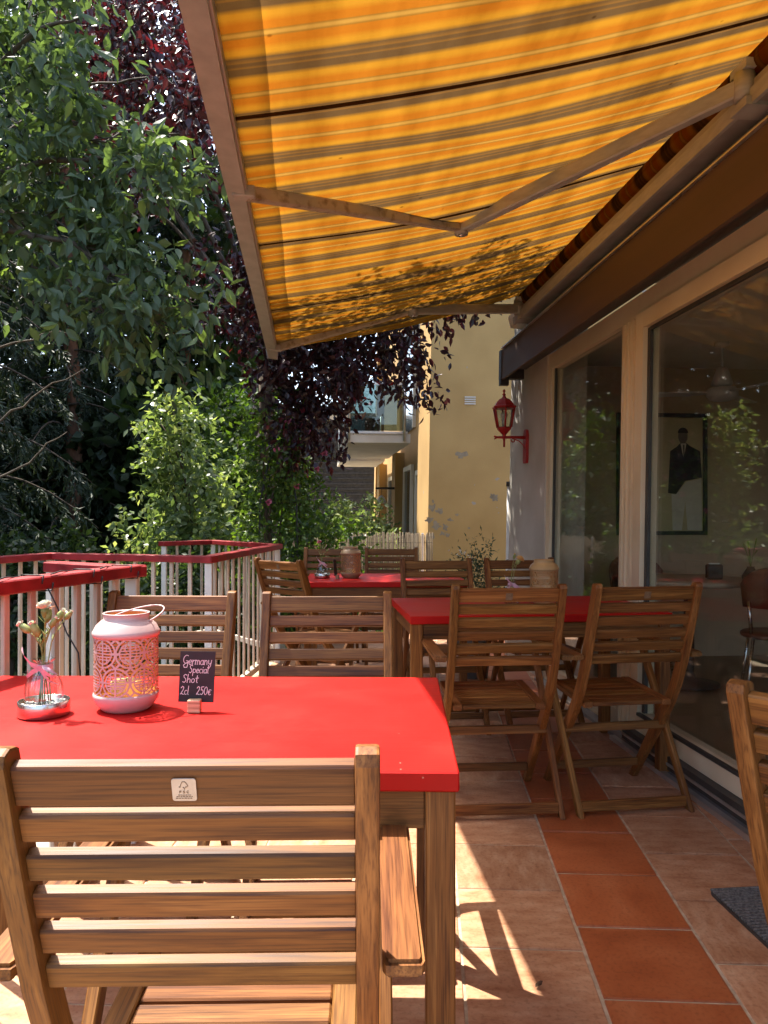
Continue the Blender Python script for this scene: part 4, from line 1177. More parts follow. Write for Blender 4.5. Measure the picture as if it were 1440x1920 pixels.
def make_vase(label, loc, flowers, ribbon=True, tray=True, bow_dir=-90, fl_mat='petal', glass_h=1.0):
    v = thing('flower_vase', label, 'vase', loc, 0, 'small glass flower vases on the tables')
    m_ = MB()
    z0 = 0.010 if tray else 0.0
    k = glass_h
    outer = [(0.0, z0), (0.033, z0), (0.0385, z0 + 0.006), (0.0395, z0 + 0.03 * k), (0.038, z0 + 0.055 * k), (0.031, z0 + 0.075 * k), (0.020, z0 + 0.088 * k), (0.0165, z0 + 0.094 * k), (0.0165, z0 + 0.105 * k), (0.0225, z0 + 0.112 * k), (0.0235, z0 + 0.114 * k)]
    m_.lathe(outer, 64, rib=0.03, ribs=16); m_.build('bottle', M['clear_glass'], v, fix=False)
    if tray:
        m_ = MB(); m_.lathe([(0.0, 0.0), (0.052, 0.0), (0.0545, 0.003), (0.0545, 0.032), (0.0535, 0.0335), (0.0505, 0.0325), (0.050, 0.006), (0.0, 0.006)], 48); m_.build('steel_dish', M['steel'], v)
        m_ = MB()
        for q in range(90):
            a = random.uniform(0, 6.28); r_ = random.uniform(0.036, 0.048)
            m_.box((r_ * math.cos(a), r_ * math.sin(a), random.uniform(0.010, 0.024)), (0.005, 0.006, 0.004), 0, Matrix.Rotation(random.uniform(0, 3), 3, 'Z'))
        gb = m_.build('white_pebbles', M['white_paint'], v); gb['kind'] = 'stuff'
    st_ = MB()
    for i, (top, r_, kind) in enumerate(flowers):
        top = Vector(top)
        foot = Vector((random.uniform(-0.018, 0.018), random.uniform(-0.018, 0.018), z0 + 0.006))
        neck = Vector((top.x * 0.10 + random.uniform(-.006, .006), top.y * 0.10, z0 + 0.106 * k))
        pts = [foot, foot.lerp(neck, 0.5), neck]
        d = (top - neck)
        for q in (0.35, 0.7, 1.0): pts.append(neck + d * q + Vector((-d.x * 0.2, 0, 0.01)) * math.sin(math.pi * q))
        m_ = MB(); m_.tube(pts, 0.0013, 6); sm = m_.build('stem', M['stem'], v)
        m_ = MB()       # narrow leaves
        for q in range(3):
            b0 = pts[3].lerp(pts[-1], random.uniform(0, 0.7)); an = random.uniform(0, 6.28)
            dd = Vector((math.cos(an), math.sin(an), 1.2)).normalized() * random.uniform(0.018, 0.03); sd = Vector((-math.sin(an), math.cos(an), 0)) * 0.0022
            m_._add([b0, b0 + dd * 0.5 + sd, b0 + dd, b0 + dd * 0.5 - sd], [(0, 1, 2), (0, 2, 3)])
        m_.build('stem_leaf', M['stem'], sm)
        dirn = (pts[-1] - pts[-2]).normalized()
        if kind == 'bud':
            m_ = MB()
            x = dirn.orthogonal().normalized(); y = dirn.cross(x)
            m_.tube([top - dirn * 0.002, top + dirn * r_ * 0.5, top + dirn * r_ * 1.4, top + dirn * r_ * 2.0, top + dirn * r_ * 2.4], [r_ * 0.25, r_ * 0.62, r_ * 0.55, r_ * 0.30, r_ * 0.05], 10)
            m_.build('bud', M['stem'], v)
            m_ = MB(); carnation(m_, top + dirn * r_ * 1.6, r_ * 0.8, dirn, 8); m_.build('petals', M[fl_mat], v)
        else:
            m_ = MB(); m_.tube([top - dirn * r_ * 0.9, top - dirn * r_ * 0.3, top + dirn * 0.1 * r_], [r_ * 0.22, r_ * 0.42, r_ * 0.45], 10); m_.build('calyx', M['stem'], v)
            m_ = MB(); carnation(m_, top, r_, dirn, 34); m_.build('blossom', M[fl_mat], v)
    if ribbon:
        m_ = MB(); zr = z0 + 0.097 * k
        m_.lathe([(0.0185, zr - 0.006), (0.0195, zr), (0.0185, zr + 0.006)], 24)
        a0 = R(bow_dir); f = Vector((math.cos(a0), math.sin(a0), 0)); s = Vector((-math.sin(a0), math.cos(a0), 0))
        kn = f * 0.021 + Vector((0, 0, zr))
        def strip(pts, w):
            vs_ = []; fs_ = []; w = w * 1.25; pts = [kn + (p - kn) * 1.3 for p in pts]
            for i, p in enumerate(pts):
                tw = Vector((0, 0, 1)) * math.cos(i * 0.5) + f * math.sin(i * 0.5) * 0.5
                vs_ += [p + tw * w / 2, p - tw * w / 2]
            for i in range(len(pts) - 1): fs_.append((2 * i, 2 * i + 1, 2 * i + 3, 2 * i + 2))
            m_._add(vs_, fs_, smooth=True)
        strip([kn, kn + s * 0.012 + f * 0.012 - Vector((0, 0, .004)), kn + s * 0.026 + f * 0.012 - Vector((0, 0, .012)), kn + s * 0.030 + f * 0.004 - Vector((0, 0, .010)), kn + s * 0.015 - Vector((0, 0, .002)), kn], 0.011)
        strip([kn, kn - s * 0.010 + f * 0.010 + Vector((0, 0, .008)), kn - s * 0.022 + f * 0.010 + Vector((0, 0, .022)), kn - s * 0.026 + f * 0.006 + Vector((0, 0, .028)), kn - s * 0.03 + Vector((0, 0, .034))], 0.010)
        strip([kn, kn + s * 0.010 + f * 0.008 - Vector((0, 0, .010)), kn + s * 0.022 + f * 0.010 - Vector((0, 0, .020)), kn + s * 0.033 + f * 0.004 - Vector((0, 0, .027))], 0.011)
        strip([kn, kn - s * 0.010 + f * 0.008 - Vector((0, 0, .006)), kn - s * 0.019 + f * 0.006 - Vector((0, 0, .014)), kn - s * 0.018 + f * 0.003 - Vector((0, 0, .002))], 0.010)
        strip([kn + s * 0.004, kn + f * 0.005, kn - s * 0.004], 0.010)
        m_.build('ribbon_bow', M['ribbon'], v)
    return v
make_vase('ribbed glass vase of cream carnations with pink bow in a steel dish', (-0.752, 1.702, 0.7405),
          [((0.002, 0.0, 0.232), 0.020, 'flower'), ((-0.034, 0.004, 0.182), 0.014, 'bud'), ((-0.010, -0.006, 0.175), 0.015, 'bud'),
           ((0.024, 0.006, 0.205), 0.014, 'bud'), ((0.048, 0.0, 0.212), 0.010, 'bud'), ((0.018, -0.004, 0.195), 0.011, 'bud'), ((0.004, 0.004, 0.205), 0.014, 'bud')])
make_vase('small glass vase with an apricot carnation on the second table', (0.640, 3.86, 0.7405),
          [((0.038, 0.0, 0.215), 0.024, 'flower'), ((0.012, 0.0, 0.225), 0.011, 'bud'), ((0.02, 0.0, 0.20), 0.010, 'bud')], tray=False, fl_mat='petal_orange')
make_vase('small glass vase with pale pink flower on the farthest table', (-0.435, 5.42, 0.7405),
          [((-0.02, 0.0, 0.245), 0.020, 'flower'), ((-0.035, 0, 0.2), 0.012, 'bud'), ((0.03, 0, 0.19), 0.01, 'bud')], tray=True, fl_mat='petal_pink')

# ---- menu card in its wooden block, hand lettered
def arc(cx_, cy_, rx, ry, a0, a1, n_=9):
    return [(cx_ + rx * math.cos(R(a0 + (a1 - a0) * i / (n_ - 1))), cy_ + ry * math.sin(R(a0 + (a1 - a0) * i / (n_ - 1)))) for i in range(n_)]
GLYPH = {
 'G': (0.62, [arc(0.34, 0.55, 0.30, 0.42, 60, 300, 14) + [(0.58, 0.36), (0.34, 0.40)], [(0.58, 0.36), (0.50, -0.28), (0.22, -0.30), (0.10, -0.05), (0.40, 0.20)]]),
 'e': (0.36, [[(0.05, 0.25), (0.30, 0.28)] + arc(0.18, 0.25, 0.14, 0.24, 10, 320, 12)]),
 'r': (0.30, [[(0.05, 0.5), (0.07, 0.0)], [(0.07, 0.30), (0.16, 0.46), (0.28, 0.44)]]),
 'm': (0.56, [[(0.05, 0.5), (0.06, 0.0)], [(0.06, 0.34), (0.17, 0.48), (0.26, 0.40), (0.27, 0.0)], [(0.27, 0.34), (0.38, 0.48), (0.47, 0.40), (0.50, 0.02)]]),
 'a': (0.42, [arc(0.19, 0.24, 0.15, 0.23, 50, 380, 14) + [(0.35, 0.02), (0.42, 0.06)], [(0.34, 0.48), (0.34, 0.10)]]),
 'n': (0.40, [[(0.05, 0.5), (0.06, 0.0)], [(0.06, 0.34), (0.19, 0.48), (0.30, 0.40), (0.33, 0.02)]]),
 'y': (0.44, [[(0.05, 0.5), (0.10, 0.16), (0.22, 0.08), (0.34, 0.22)], [(0.38, 0.5), (0.32, -0.10), (0.20, -0.34), (0.04, -0.26)]]),
 'S': (0.44, [[(0.38, 0.86), (0.22, 0.96), (0.08, 0.82), (0.14, 0.60), (0.30, 0.46), (0.36, 0.22), (0.22, 0.02), (0.04, 0.10)]]),
 'p': (0.42, [[(0.06, 0.5), (0.06, -0.34)], arc(0.21, 0.26, 0.15, 0.22, 150, -160, 14)]),
 'c': (0.34, [arc(0.19, 0.25, 0.15, 0.24, 50, 310, 12)]),
 'i': (0.18, [[(0.08, 0.5), (0.09, 0.06), (0.15, 0.0)], [(0.08, 0.68), (0.09, 0.72)]]),
 'l': (0.20, [[(0.08, 0.98), (0.08, 0.08), (0.16, 0.0)]]),
 'h': (0.42, [[(0.06, 0.98), (0.06, 0.0)], [(0.06, 0.32), (0.20, 0.48), (0.32, 0.38), (0.34, 0.0)]]),
 'o': (0.40, [arc(0.19, 0.24, 0.15, 0.23, 90, 450, 15)]),
 't': (0.32, [[(0.15, 0.84), (0.15, 0.10), (0.24, 0.0)], [(0.02, 0.52), (0.30, 0.56)]]),
 '2': (0.46, [[(0.06, 0.74), (0.18, 0.94), (0.34, 0.84), (0.32, 0.56), (0.06, 0.04), (0.16, 0.10), (0.42, 0.02)]]),
 '5': (0.42, [[(0.36, 0.92), (0.12, 0.90), (0.09, 0.54), (0.28, 0.56), (0.36, 0.30), (0.22, 0.02), (0.05, 0.10)]]),
 '0': (0.44, [arc(0.21, 0.46, 0.17, 0.44, 90, 450, 17)]),
 '\u20ac': (0.44, [arc(0.26, 0.30, 0.17, 0.30, 50, 310, 12), [(0.02, 0.36), (0.28, 0.37)], [(0.02, 0.24), (0.26, 0.24)]]),
 ' ': (0.30, []),
}
def make_card(label, loc, rotz, text=True):
    c = thing('menu_card', label, 'card', loc, rotz, 'menu cards in wooden blocks')
    m_ = MB(); m_.box((0, 0, 0.0145), (0.029, 0.020, 0.029), 0.0015, axis=0); m_.build('block', M['pale_wood'], c)
    rx = Matrix.Rotation(R(-5.0), 3, 'X') @ Matrix.Rotation(R(1.5), 3, 'Y')
    base = Vector((0.001, 0.012, 0.020))
    def fr(a, b, z): return base + rx @ Vector((a, -z, b))
    cw, ch = 0.0395, 0.113
    m_ = MB(); m_.prism([(-cw, 0), (cw, 0), (cw, ch), (-cw, ch)], 0.0, 0.0018, fr); cd = m_.build('chalkboard', M['card_black'], c)
    if text:
        m_ = MB()
        def write(s, x, y, h, wscale=1.0, slant=0.10):
            for chh in s:
                w_, strokes = GLYPH[chh]
                for stx in strokes:
                    P = [(x + (a + b * slant) * h * wscale, y + b * h) for a, b in stx]
                    for (a, b), (e, d) in zip(P, P[1:]):
                        dx, dy = e - a, d - b; l_ = math.hypot(dx, dy)
                        if l_ < 1e-7: continue
                        wd = 0.00135; nx, ny = -dy / l_ * wd / 2, dx / l_ * wd / 2; ex_, ey_ = dx / l_ * wd * 0.3, dy / l_ * wd * 0.3
                        m_.prism([(a - ex_ + nx, b - ey_ + ny), (a - ex_ - nx, b - ey_ - ny), (e + ex_ - nx, d + ey_ - ny), (e + ex_ + nx, d + ey_ + ny)], 0.0017, 0.0022, fr)
                x += w_ * h * wscale
            return x
        write('Germany', -0.0335, 0.0830, 0.0215, 0.98)
        write('Special', -0.0190, 0.0645, 0.0185, 1.02)
        write('Shot', -0.0330, 0.0430, 0.0190, 1.2)
        write('2cl', -0.0365, 0.0165, 0.0195, 1.0)
        write('250\u20ac', -0.0010, 0.0165, 0.0195, 1.0)
        m_.build('chalk_lettering', M['chalk'], cd)
    return c
make_card('small black menu card reading Germany Special Shot in a wooden block', (-0.424, 1.722, 0.7405), R(2), True)
make_card('small dark card in a wooden block on the farthest table', (-0.325, 5.36, 0.7405), R(80), False)

# ================================================================== RAILINGS
def railing_run(parent, pts, zt, bal_gap, rail_w=0.075, rail_h=0.040, zb=0.09, first_post=0):
    """polyline of ground points: handrail boards, posts at corners, single balusters, bottom rail"""
    for i in range(len(pts) - 1):
        a = Vector((*pts[i], 0)); b = Vector((*pts[i + 1], 0))
        d = (b - a).normalized(); ln = (b - a).length
        e0 = rail_w / 2 + 0.0; 
        m_ = MB(); m_.beam(a + Vector((0, 0, zt - rail_h / 2 + 0.0012 * i)) - d * (e0 if i == 0 else -0.038), b + Vector((0, 0, zt - rail_h / 2 + 0.0012 * i)) + d * e0, rail_w, rail_h, (0, 0, 1), 0.004)
        m_.build('handrail', M['rail_red'], parent, world=True)
        m_ = MB(); m_.beam(a + Vector((0, 0, zb)) + d * 0.026, b + Vector((0, 0, zb)) - d * 0.026, 0.030, 0.045, (0, 0, 1), 0.003)
        m_.build('bottom_rail', M['baluster'], parent, world=True)
        nb = max(1, int(ln / bal_gap))
        for k in range(1, nb):
            p = a + d * (ln * k / nb)
            m_ = MB(); m_.box(p + Vector((0, 0, (zt - rail_h + zb) / 2 - 0.001)), (0.024, 0.014, zt - rail_h - zb + 0.04), 0.002, Matrix.Rotation(math.atan2(d.y, d.x) + random.uniform(-.03, .03), 3, 'Z') @ Matrix.Rotation(random.uniform(-.004, .004), 3, 'X'), axis=2)
            m_.build('baluster', M['baluster'], parent, world=True)
    for i in range(first_post, len(pts)):
        m_ = MB(); m_.box((pts[i][0], pts[i][1], (zt - rail_h) / 2 - 0.2), (0.042, 0.042, zt - rail_h + 0.4 - 0.004), 0.003, axis=2); m_.build('post', M['white_paint'], parent, world=True)
def pt(px, py, zt):
    y = F_PX * (CAM_Z - zt) / (py - 967); return ((px - 720) / F_PX * y, y)
near_corner = pt(268, 1060, 1.0)
near_start = pt(-5, 1092, 1.0)
dirn = Vector(near_start) - Vector(near_corner); dirn.normalize()
near_pts = [tuple(Vector(near_corner) + dirn * 2.6), near_corner, pt(125, 1052.5, 1.0)]
near_pts = [(p[0] - 0.038, p[1]) for p in near_pts]
rail1 = thing('terrace_railing', 'dark red and cream railing beside the front table with a cable wound round it', 'railing', (near_corner[0], near_corner[1], 0))
# one post between the far ones so the long side is carried
mid = tuple((Vector(near_pts[0]) * 0.5 + Vector(near_pts[1]) * 0.5))
railing_run(rail1, [near_pts[0], mid, near_pts[1]], 1.0, 0.105)
railing_run(rail1, [near_pts[1], near_pts[2]], 0.9985, 0.105, first_post=1)
ZF = 0.95
rail2 = thing('terrace_railing', 'long dark red and cream railing in front of the garden trees', 'railing', (-1.0, 4.4, 0))
r2 = [pt(-60, 1047, ZF), pt(95, 1036.5, ZF), pt(392, 1042.5, ZF), pt(520, 1020.5, ZF)]
railing_run(rail2, r2, ZF, 0.125)
rail3 = thing('terrace_railing', 'short dark red railing stepping back behind the long one', 'railing', (-1.8, 7.0, 0))
r3 = [(r2[3][0] - 0.02, r2[3][1] + 0.10), pt(400, 1012.5, ZF), pt(308, 1015.5, ZF), (pt(308, 1015.5, ZF)[0] + 0.35, pt(308, 1015.5, ZF)[1] - 1.6)]
railing_run(rail3, r3[:3], ZF, 0.125)
# stair landing between the two railings and the terrace edge under the long railing
mb = MB(); mb.prism([(-2.6, 3.0), (-1.10, 2.95), (-1.08, 4.6), (-2.4, 5.0)], -0.95, -0.16); o = mb.build('stair_landing', M['grout']); tag(o, 'low stair landing outside the railing gap', kind='structure')
# cable of a light string wound round the near rail
cab = thing('light_cable', 'thin black cable wound round the near dark red handrail', 'cable', (near_corner[0], near_corner[1], 1.0))
a = Vector((*near_pts[0], 0)); b = Vector((*near_pts[1], 0)); d = (b - a).normalized(); sd = Vector((d.y, -d.x, 0))
ln = (b - a).length
def loop(s0, adv):
    pts = []
    for q in range(17):
        th_ = 2 * math.pi * q / 16
        cx_ = 0.043 * max(-1, min(1, 1.5 * math.cos(th_))); cz_ = 0.024 * max(-1, min(1, 1.5 * math.sin(th_)))
        pts.append(a + d * (s0 + adv * q / 16) + sd * cx_ + Vector((0, 0, 0.981 + cz_)))
    return pts
m_ = MB()
spots = [ln - 1.02, ln - 0.78, ln - 0.55, ln - 0.30, ln - 0.08]
for s0 in spots:
    m_ = MB(); m_.tube(loop(s0, 0.05), 0.0022, 6); m_.build('loop', M['wire'], cab, world=True)
m_ = MB()
for s0, s1 in zip(spots, spots[1:]):
    pts = []
    for q in range(9):
        t = q / 8
        pts.append(a + d * (s0 + 0.05 + (s1 - s0 - 0.05) * t) + sd * 0.034 * math.cos(3 * t) + Vector((0, 0, 1.0055 + 0.004 * math.sin(5 * t))))
    m_.tube(pts, 0.0022, 6)
m_.build('top_run', M['wire'], cab, world=True)
m_ = MB()
p0 = a + d * (ln - 0.52) + sd * 0.04 + Vector((0, 0, 0.965))
m_.tube([p0, p0 + Vector((0.02, 0.02, -0.06)), p0 + Vector((0.05, 0.01, -0.13)), p0 + Vector((0.09, 0.0, -0.19)), p0 + Vector((0.10, 0.0, -0.30))], 0.0022, 6)
m_.build('hanging_end', M['wire'], cab, world=True)

# ---- reed screen at the end of the terrace
rs = thing('reed_screen', 'reed cane screen closing the far end of the terrace', 'screen', (0.05, 8.0, 0))
V = []; 
m_ = MB()
x = -0.95
while x < 0.50:
    h = 0.985 + random.uniform(-0.02, 0.03) - (0.035 if x < -0.32 else 0)
    yy = 8.0 + random.uniform(-0.006, 0.006); lx_ = random.uniform(-0.006, 0.006)
    m_.tube([(x, yy, -0.05), (x + lx_, yy, h)], random.uniform(0.0038, 0.0056), 5)
    x += random.uniform(0.0072, 0.0096)
cn = m_.build('canes', M['reed'], rs, world=True); cn['kind'] = 'stuff'
for z in (0.15, 0.5, 0.9):
    m_ = MB(); m_.tube([(-0.95, 7.993, z), (0.5, 7.993, z)], 0.002, 5); m_.build('binding_wire', M['wire'], rs, world=True)
for xx in (-0.335, 0.40, -0.9):
    m_ = MB(); m_.box((xx, 7.97, 0.45), (0.022, 0.022, 1.10), 0.002, axis=2); m_.build('post', M['white_paint'], rs, world=True)

# ---- door mat
mt = thing('door_mat', 'dark grey ribbed door mat on the tiles before the glass door', 'mat', H(2.1, 0.2, 0, 0))
def rr_poly(u0, u1, t0, t1, r):
    out = []
    for cu, ct, a0 in ((u1 - r, t1 - r, 0), (u0 + r, t1 - r, 90), (u0 + r, t0 + r, 180), (u1 - r, t0 + r, 270)):
        for q in range(5):
            a = R(a0 + q * 22.5); out.append((cu + r * math.cos(a), ct + r * math.sin(a)))
    return out
m_ = MB(); m_.prism(rr_poly(2.12, 2.47, 0.055, 0.425, 0.03), 0.002, 0.010, lambda a, b, z: H(a, b, z, 0)); bk = m_.build('rubber_back', M['dark_plastic'], mt, world=True)
m_ = MB()
for q in range(22):
    u = 2.132 + q * 0.0155
    m_.beam(H(u, 0.062, 0.0125, 0), H(u, 0.420, 0.0125, 0), 0.010, 0.008, (0, 0, 1), 0.002)
o = m_.build('ribbed_pile', M['mat_grey'], mt, world=True); o['kind'] = 'stuff'

def fallen_leaf(label, x, y, rz, s):
    o = MB()
    V_ = [(p[0] * s, p[1] * s * 0.6, 0.004 + abs(p[1]) * s * 0.35 + (0.006 if p[0] > 0.8 else 0)) for p in OVAL_V]
    o._add(V_, [tuple(f) for f in OVAL_F], smooth=True)
    ob = o.build('fallen_leaf', M['dry_leaf']); ob.location = (x, y, 0.001); ob.rotation_euler = (0, 0, rz)
    tag(ob, label, 'leaf', 'dry leaves on the tiles')
fallen_leaf('small dark dry leaf on the tiles beside the sun patch', at(1003, 1852, 1.923).x, 1.923, 0.6, 0.026)
fallen_leaf('small dry leaf on the tiles under the chair by the glass', at(1183, 1411, 3.83).x, 3.83, 2.0, 0.035)
# ================================================================== WALL LAMP
lamp_u = 6.03
LP = H(lamp_u, 0.0, 1.72)
lamp = thing('wall_lantern', 'red cast metal coach lantern on a bracket on the grey wall', 'lamp', LP)
m_ = MB()
m_.prism([(-0.035, -0.13), (0.035, -0.13), (0.045, -0.10), (0.045, 0.09), (0.03, 0.125), (0.0, 0.135), (-0.03, 0.125), (-0.045, 0.09), (-0.045, -0.10)], 0.0, 0.022, lambda a, b, z: H(lamp_u + a, z, 1.72 + b))
m_.build('back_plate', M['lamp_red'], lamp, world=True)
lc = H(lamp_u, 0.185, 1.79)      # where lantern sits on the arm
m_ = MB(); m_.tube([H(lamp_u, 0.02, 1.79), H(lamp_u, 0.12, 1.792), lc, H(lamp_u, 0.245, 1.79), H(lamp_u, 0.265, 1.80)], [0.013, 0.011, 0.011, 0.009, 0.006], 10)
m_.tube([H(lamp_u, 0.245, 1.788), H(lamp_u, 0.262, 1.776)], [0.007, 0.005], 8)
m_.tube([lc, lc + Vector((0, 0, -0.03)), lc + Vector((0, 0, -0.075))], [0.012, 0.008, 0.008], 8)
m_.build('arm', M['lamp_red'], lamp, world=True)
m_ = MB()
pts = [H(lamp_u, 0.018, 1.70), H(lamp_u, 0.035, 1.735), H(lamp_u, 0.065, 1.762), H(lamp_u, 0.10, 1.775)]
m_.tube(pts, 0.0045, 7)
m_.tube([H(lamp_u, 0.115 + 0.014 * math.cos(R(q)), 1.768 + 0.014 * math.sin(R(q))) for q in range(60, 400, 30)], 0.0045, 7)
m_.build('scroll', M['lamp_red'], lamp, world=True)
def hexring(r, z): return [lc + Vector((r * math.cos(R(60 * k + 30)), r * math.sin(R(60 * k + 30)), z)) for k in range(6)]
def hexloft(rz, name, mat):
    m_ = MB(); vs_ = []; fs_ = []
    for r_, z_ in rz: vs_ += hexring(r_, z_)
    for i in range(len(rz) - 1):
        for k in range(6):
            fs_.append((i * 6 + k, i * 6 + (k + 1) % 6, (i + 1) * 6 + (k + 1) % 6, (i + 1) * 6 + k))
    fs_.append(tuple(range(5, -1, -1))); fs_.append(tuple((len(rz) - 1) * 6 + k for k in range(6)))
    m_._add(vs_, fs_); return m_.build(name, mat, lamp, world=True)
hexloft([(0.014, 0.0), (0.016, 0.02), (0.040, 0.045), (0.056, 0.062), (0.060, 0.075), (0.056, 0.08)], 'cup', M['lamp_red'])
cap_l = hexloft([(0.083, 0.222), (0.100, 0.232), (0.096, 0.240), (0.082, 0.248), (0.068, 0.272), (0.045, 0.295), (0.020, 0.306), (0.014, 0.318), (0.008, 0.330)], 'cap', M['lamp_red'])
m_ = MB(); m_.lathe([(0.006, 0.325), (0.016, 0.333), (0.008, 0.342), (0.005, 0.352), (0.014, 0.360), (0.008, 0.368), (0.0, 0.378)], 12, lc); m_.build('finial', M['lamp_red'], lamp, world=True)
lo_, hi_ = hexring(0.058, 0.078), hexring(0.086, 0.224)
for k in range(6):
    m_ = MB(); m_.tube([lo_[k], hi_[k]], 0.0075, 6); m_.build('glazing_bar', M['lamp_red'], lamp, world=True)
    k2 = (k + 1) % 6
    m_ = MB(); m_._add([lo_[k], lo_[k2], hi_[k2], hi_[k]], [(0, 1, 2, 3)]); m_.build('glass_pane', M['clear_glass'], lamp, world=True)
m_ = MB(); m_.lathe([(0.0, 0.08), (0.016, 0.08), (0.016, 0.12), (0.012, 0.125), (0.012, 0.135), (0.026, 0.16), (0.028, 0.18), (0.018, 0.2), (0.0, 0.206)], 14, lc); m_.build('bulb', M['white_paint'], lamp, world=True)

# ================================================================== POTTED PLANT
pp = thing('potted_plant', 'bushy green potted plant with white blossoms between the chairs', 'plant', (0.66, 5.65, 0))
m_ = MB(); m_.lathe([(0.0, 0.0), (0.10, 0.0), (0.14, 0.36), (0.15, 0.38), (0.15, 0.41), (0.135, 0.41), (0.13, 0.37), (0.0, 0.36)], 28, (0.66, 5.65, 0)); m_.build('pot', M['terracotta_pot'], pp, world=True)
c_, u_ = blob_centres((0.66, 5.65, 0.66), (0.13, 0.13, 0.26), 130, 0.2)
pos, dr = twig_leaves(c_, u_, 2, 0.10, 6, droop=-0.4, jitter=0.008)
foliage('foliage', pos, dr, 0.035, 0.010, M['leaf_pot'], pp, nrm=0.3)
m_ = MB()
for q in range(26):
    p = Vector((0.66 + random.gauss(-0.08, 0.035), 5.60 + random.gauss(0, 0.05), random.uniform(0.80, 0.93))); carnation(m_, p, 0.012, (0, -0.4, 1), 5)
bl = m_.build('blossoms', M['petal'], pp, world=True); bl['kind'] = 'stuff'

# ================================================================== INSIDE THE ROOM
# picture on the end wall
def IW(x, z, t=0.0):       # point on the end wall, x in world metres
    # end wall face at u = 6.34
    tt = (HX + 6.34 * D2.x + LEAN * z - x) / 0.99519
    return H(6.34 - 0.004 - t, tt, z)
pic = thing('framed_picture', 'black framed print of a standing man in a dark jacket on the room wall', 'picture', IW(2.35, 1.02, 0.02))
px0, px1, pz0, pz1 = 1.93, 2.705, 1.02, 2.035
def iwprism(poly, d0, d1, name, mat, par=pic):
    m_ = MB(); m_.prism(poly, d0, d1, lambda a, b, z: IW(a, b, z)); return m_.build(name, mat, par, world=True)
fw = 0.032
for nm, q in (('frame_side', [(px0, pz0), (px0 + fw, pz0), (px0 + fw, pz1), (px0, pz1)]), ('frame_side', [(px1 - fw, pz0), (px1, pz0), (px1, pz1), (px1 - fw, pz1)]),
              ('frame_side', [(px0 + fw, pz1 - fw), (px1 - fw, pz1 - fw), (px1 - fw, pz1), (px0 + fw, pz1)]), ('frame_side', [(px0 + fw, pz0), (px1 - fw, pz0), (px1 - fw, pz0 + fw), (px0 + fw, pz0 + fw)])):
    iwprism(q, 0.0, 0.03, nm, M['print_black'])
iwprism([(px0 + fw, pz0 + fw), (px1 - fw, pz0 + fw), (px1 - fw, pz1 - fw), (px0 + fw, pz1 - fw)], 0.0, 0.010, 'print', M['print_cream'])
fx = 2.50
head = [(fx + 0.042 * math.cos(R(a)), 1.845 + 0.062 * math.sin(R(a))) for a in range(0, 360, 24)]
iwprism(head, 0.011, 0.012, 'printed_head', M['print_grey'])
iwprism([(fx + 0.046 * math.cos(R(a)), 1.872 + 0.046 * math.sin(R(a))) for a in range(0, 181, 20)], 0.012, 0.013, 'printed_hair', M['print_black'])
iwprism([(fx - 0.05, 1.76), (fx - 0.02, 1.79), (fx + 0.03, 1.79), (fx + 0.06, 1.765), (fx + 0.15, 1.72), (fx + 0.165, 1.50), (fx + 0.02, 1.47), (fx - 0.06, 1.36), (fx - 0.13, 1.37), (fx - 0.12, 1.55), (fx - 0.11, 1.72)], 0.011, 0.012, 'printed_jacket', M['print_black'])
iwprism([(fx - 0.022, 1.785), (fx + 0.03, 1.785), (fx + 0.006, 1.66)], 0.012, 0.013, 'printed_shirt', M['print_pale'])
iwprism([(fx + 0.0, 1.775), (fx + 0.012, 1.775), (fx + 0.012, 1.67), (fx + 0.004, 1.66)], 0.0131, 0.0138, 'printed_tie', M['print_black'])
iwprism([(fx - 0.10, 1.36), (fx - 0.04, 1.38), (fx + 0.03, 1.465), (fx + 0.16, 1.49), (fx + 0.165, 1.06), (fx + 0.04, 1.06), (fx + 0.02, 1.30), (fx - 0.01, 1.06), (fx - 0.09, 1.06)], 0.011, 0.0117, 'printed_trousers', M['print_pale'])

fan = thing('ceiling_fan', 'pale grey ceiling fan hanging inside behind the glass', 'fan', (2.42, 5.5, 2.02))
fc = Vector((2.42, 5.5, 0))
m_ = MB(); m_.lathe([(0.0, 2.10), (0.05, 2.10), (0.075, 2.12), (0.05, 2.20), (0.035, 2.24), (0.0, 2.24)], 24, fc); m_.build('upper_cup', M['fan_grey'], fan, world=True)
m_ = MB(); m_.lathe([(0.0, 2.00), (0.06, 2.003), (0.09, 2.015), (0.107, 2.04), (0.107, 2.075), (0.09, 2.095), (0.0, 2.10)], 28, fc); m_.build('motor', M['fan_grey'], fan, world=True)
m_ = MB(); m_.tube([fc + Vector((0, 0, 2.24)), fc + Vector((0, 0, 2.40))], 0.010, 10); m_.lathe([(0.0, 2.418), (0.05, 2.418), (0.05, 2.39), (0.012, 2.38)], 18, fc); m_.build('rod', M['fan_grey'], fan, world=True)
for k in range(3):
    a = R(168 + 120 * k); d = Vector((math.cos(a), math.sin(a), 0)); s = Vector((-d.y, d.x, 0.12)).normalized()
    m_ = MB()
    c0 = fc + Vector((0, 0, 2.06))
    q = [c0 + d * 0.09 - s * 0.02, c0 + d * 0.09 + s * 0.02, c0 + d * 0.20 + s * 0.05, c0 + d * 0.62 + s * 0.055, c0 + d * 0.65 + s * 0.03, c0 + d * 0.65 - s * 0.03, c0 + d * 0.62 - s * 0.055, c0 + d * 0.20 - s * 0.05]
    m_._add([p + Vector((0, 0, 0.004)) for p in q] + [p - Vector((0, 0, 0.004)) for p in q], [tuple(range(8)), tuple(range(15, 7, -1))] + [(i, i + 8, (i + 1) % 8 + 8, (i + 1) % 8) for i in range(8)])
    m_.build('blade', M['fan_grey'], fan, world=True)

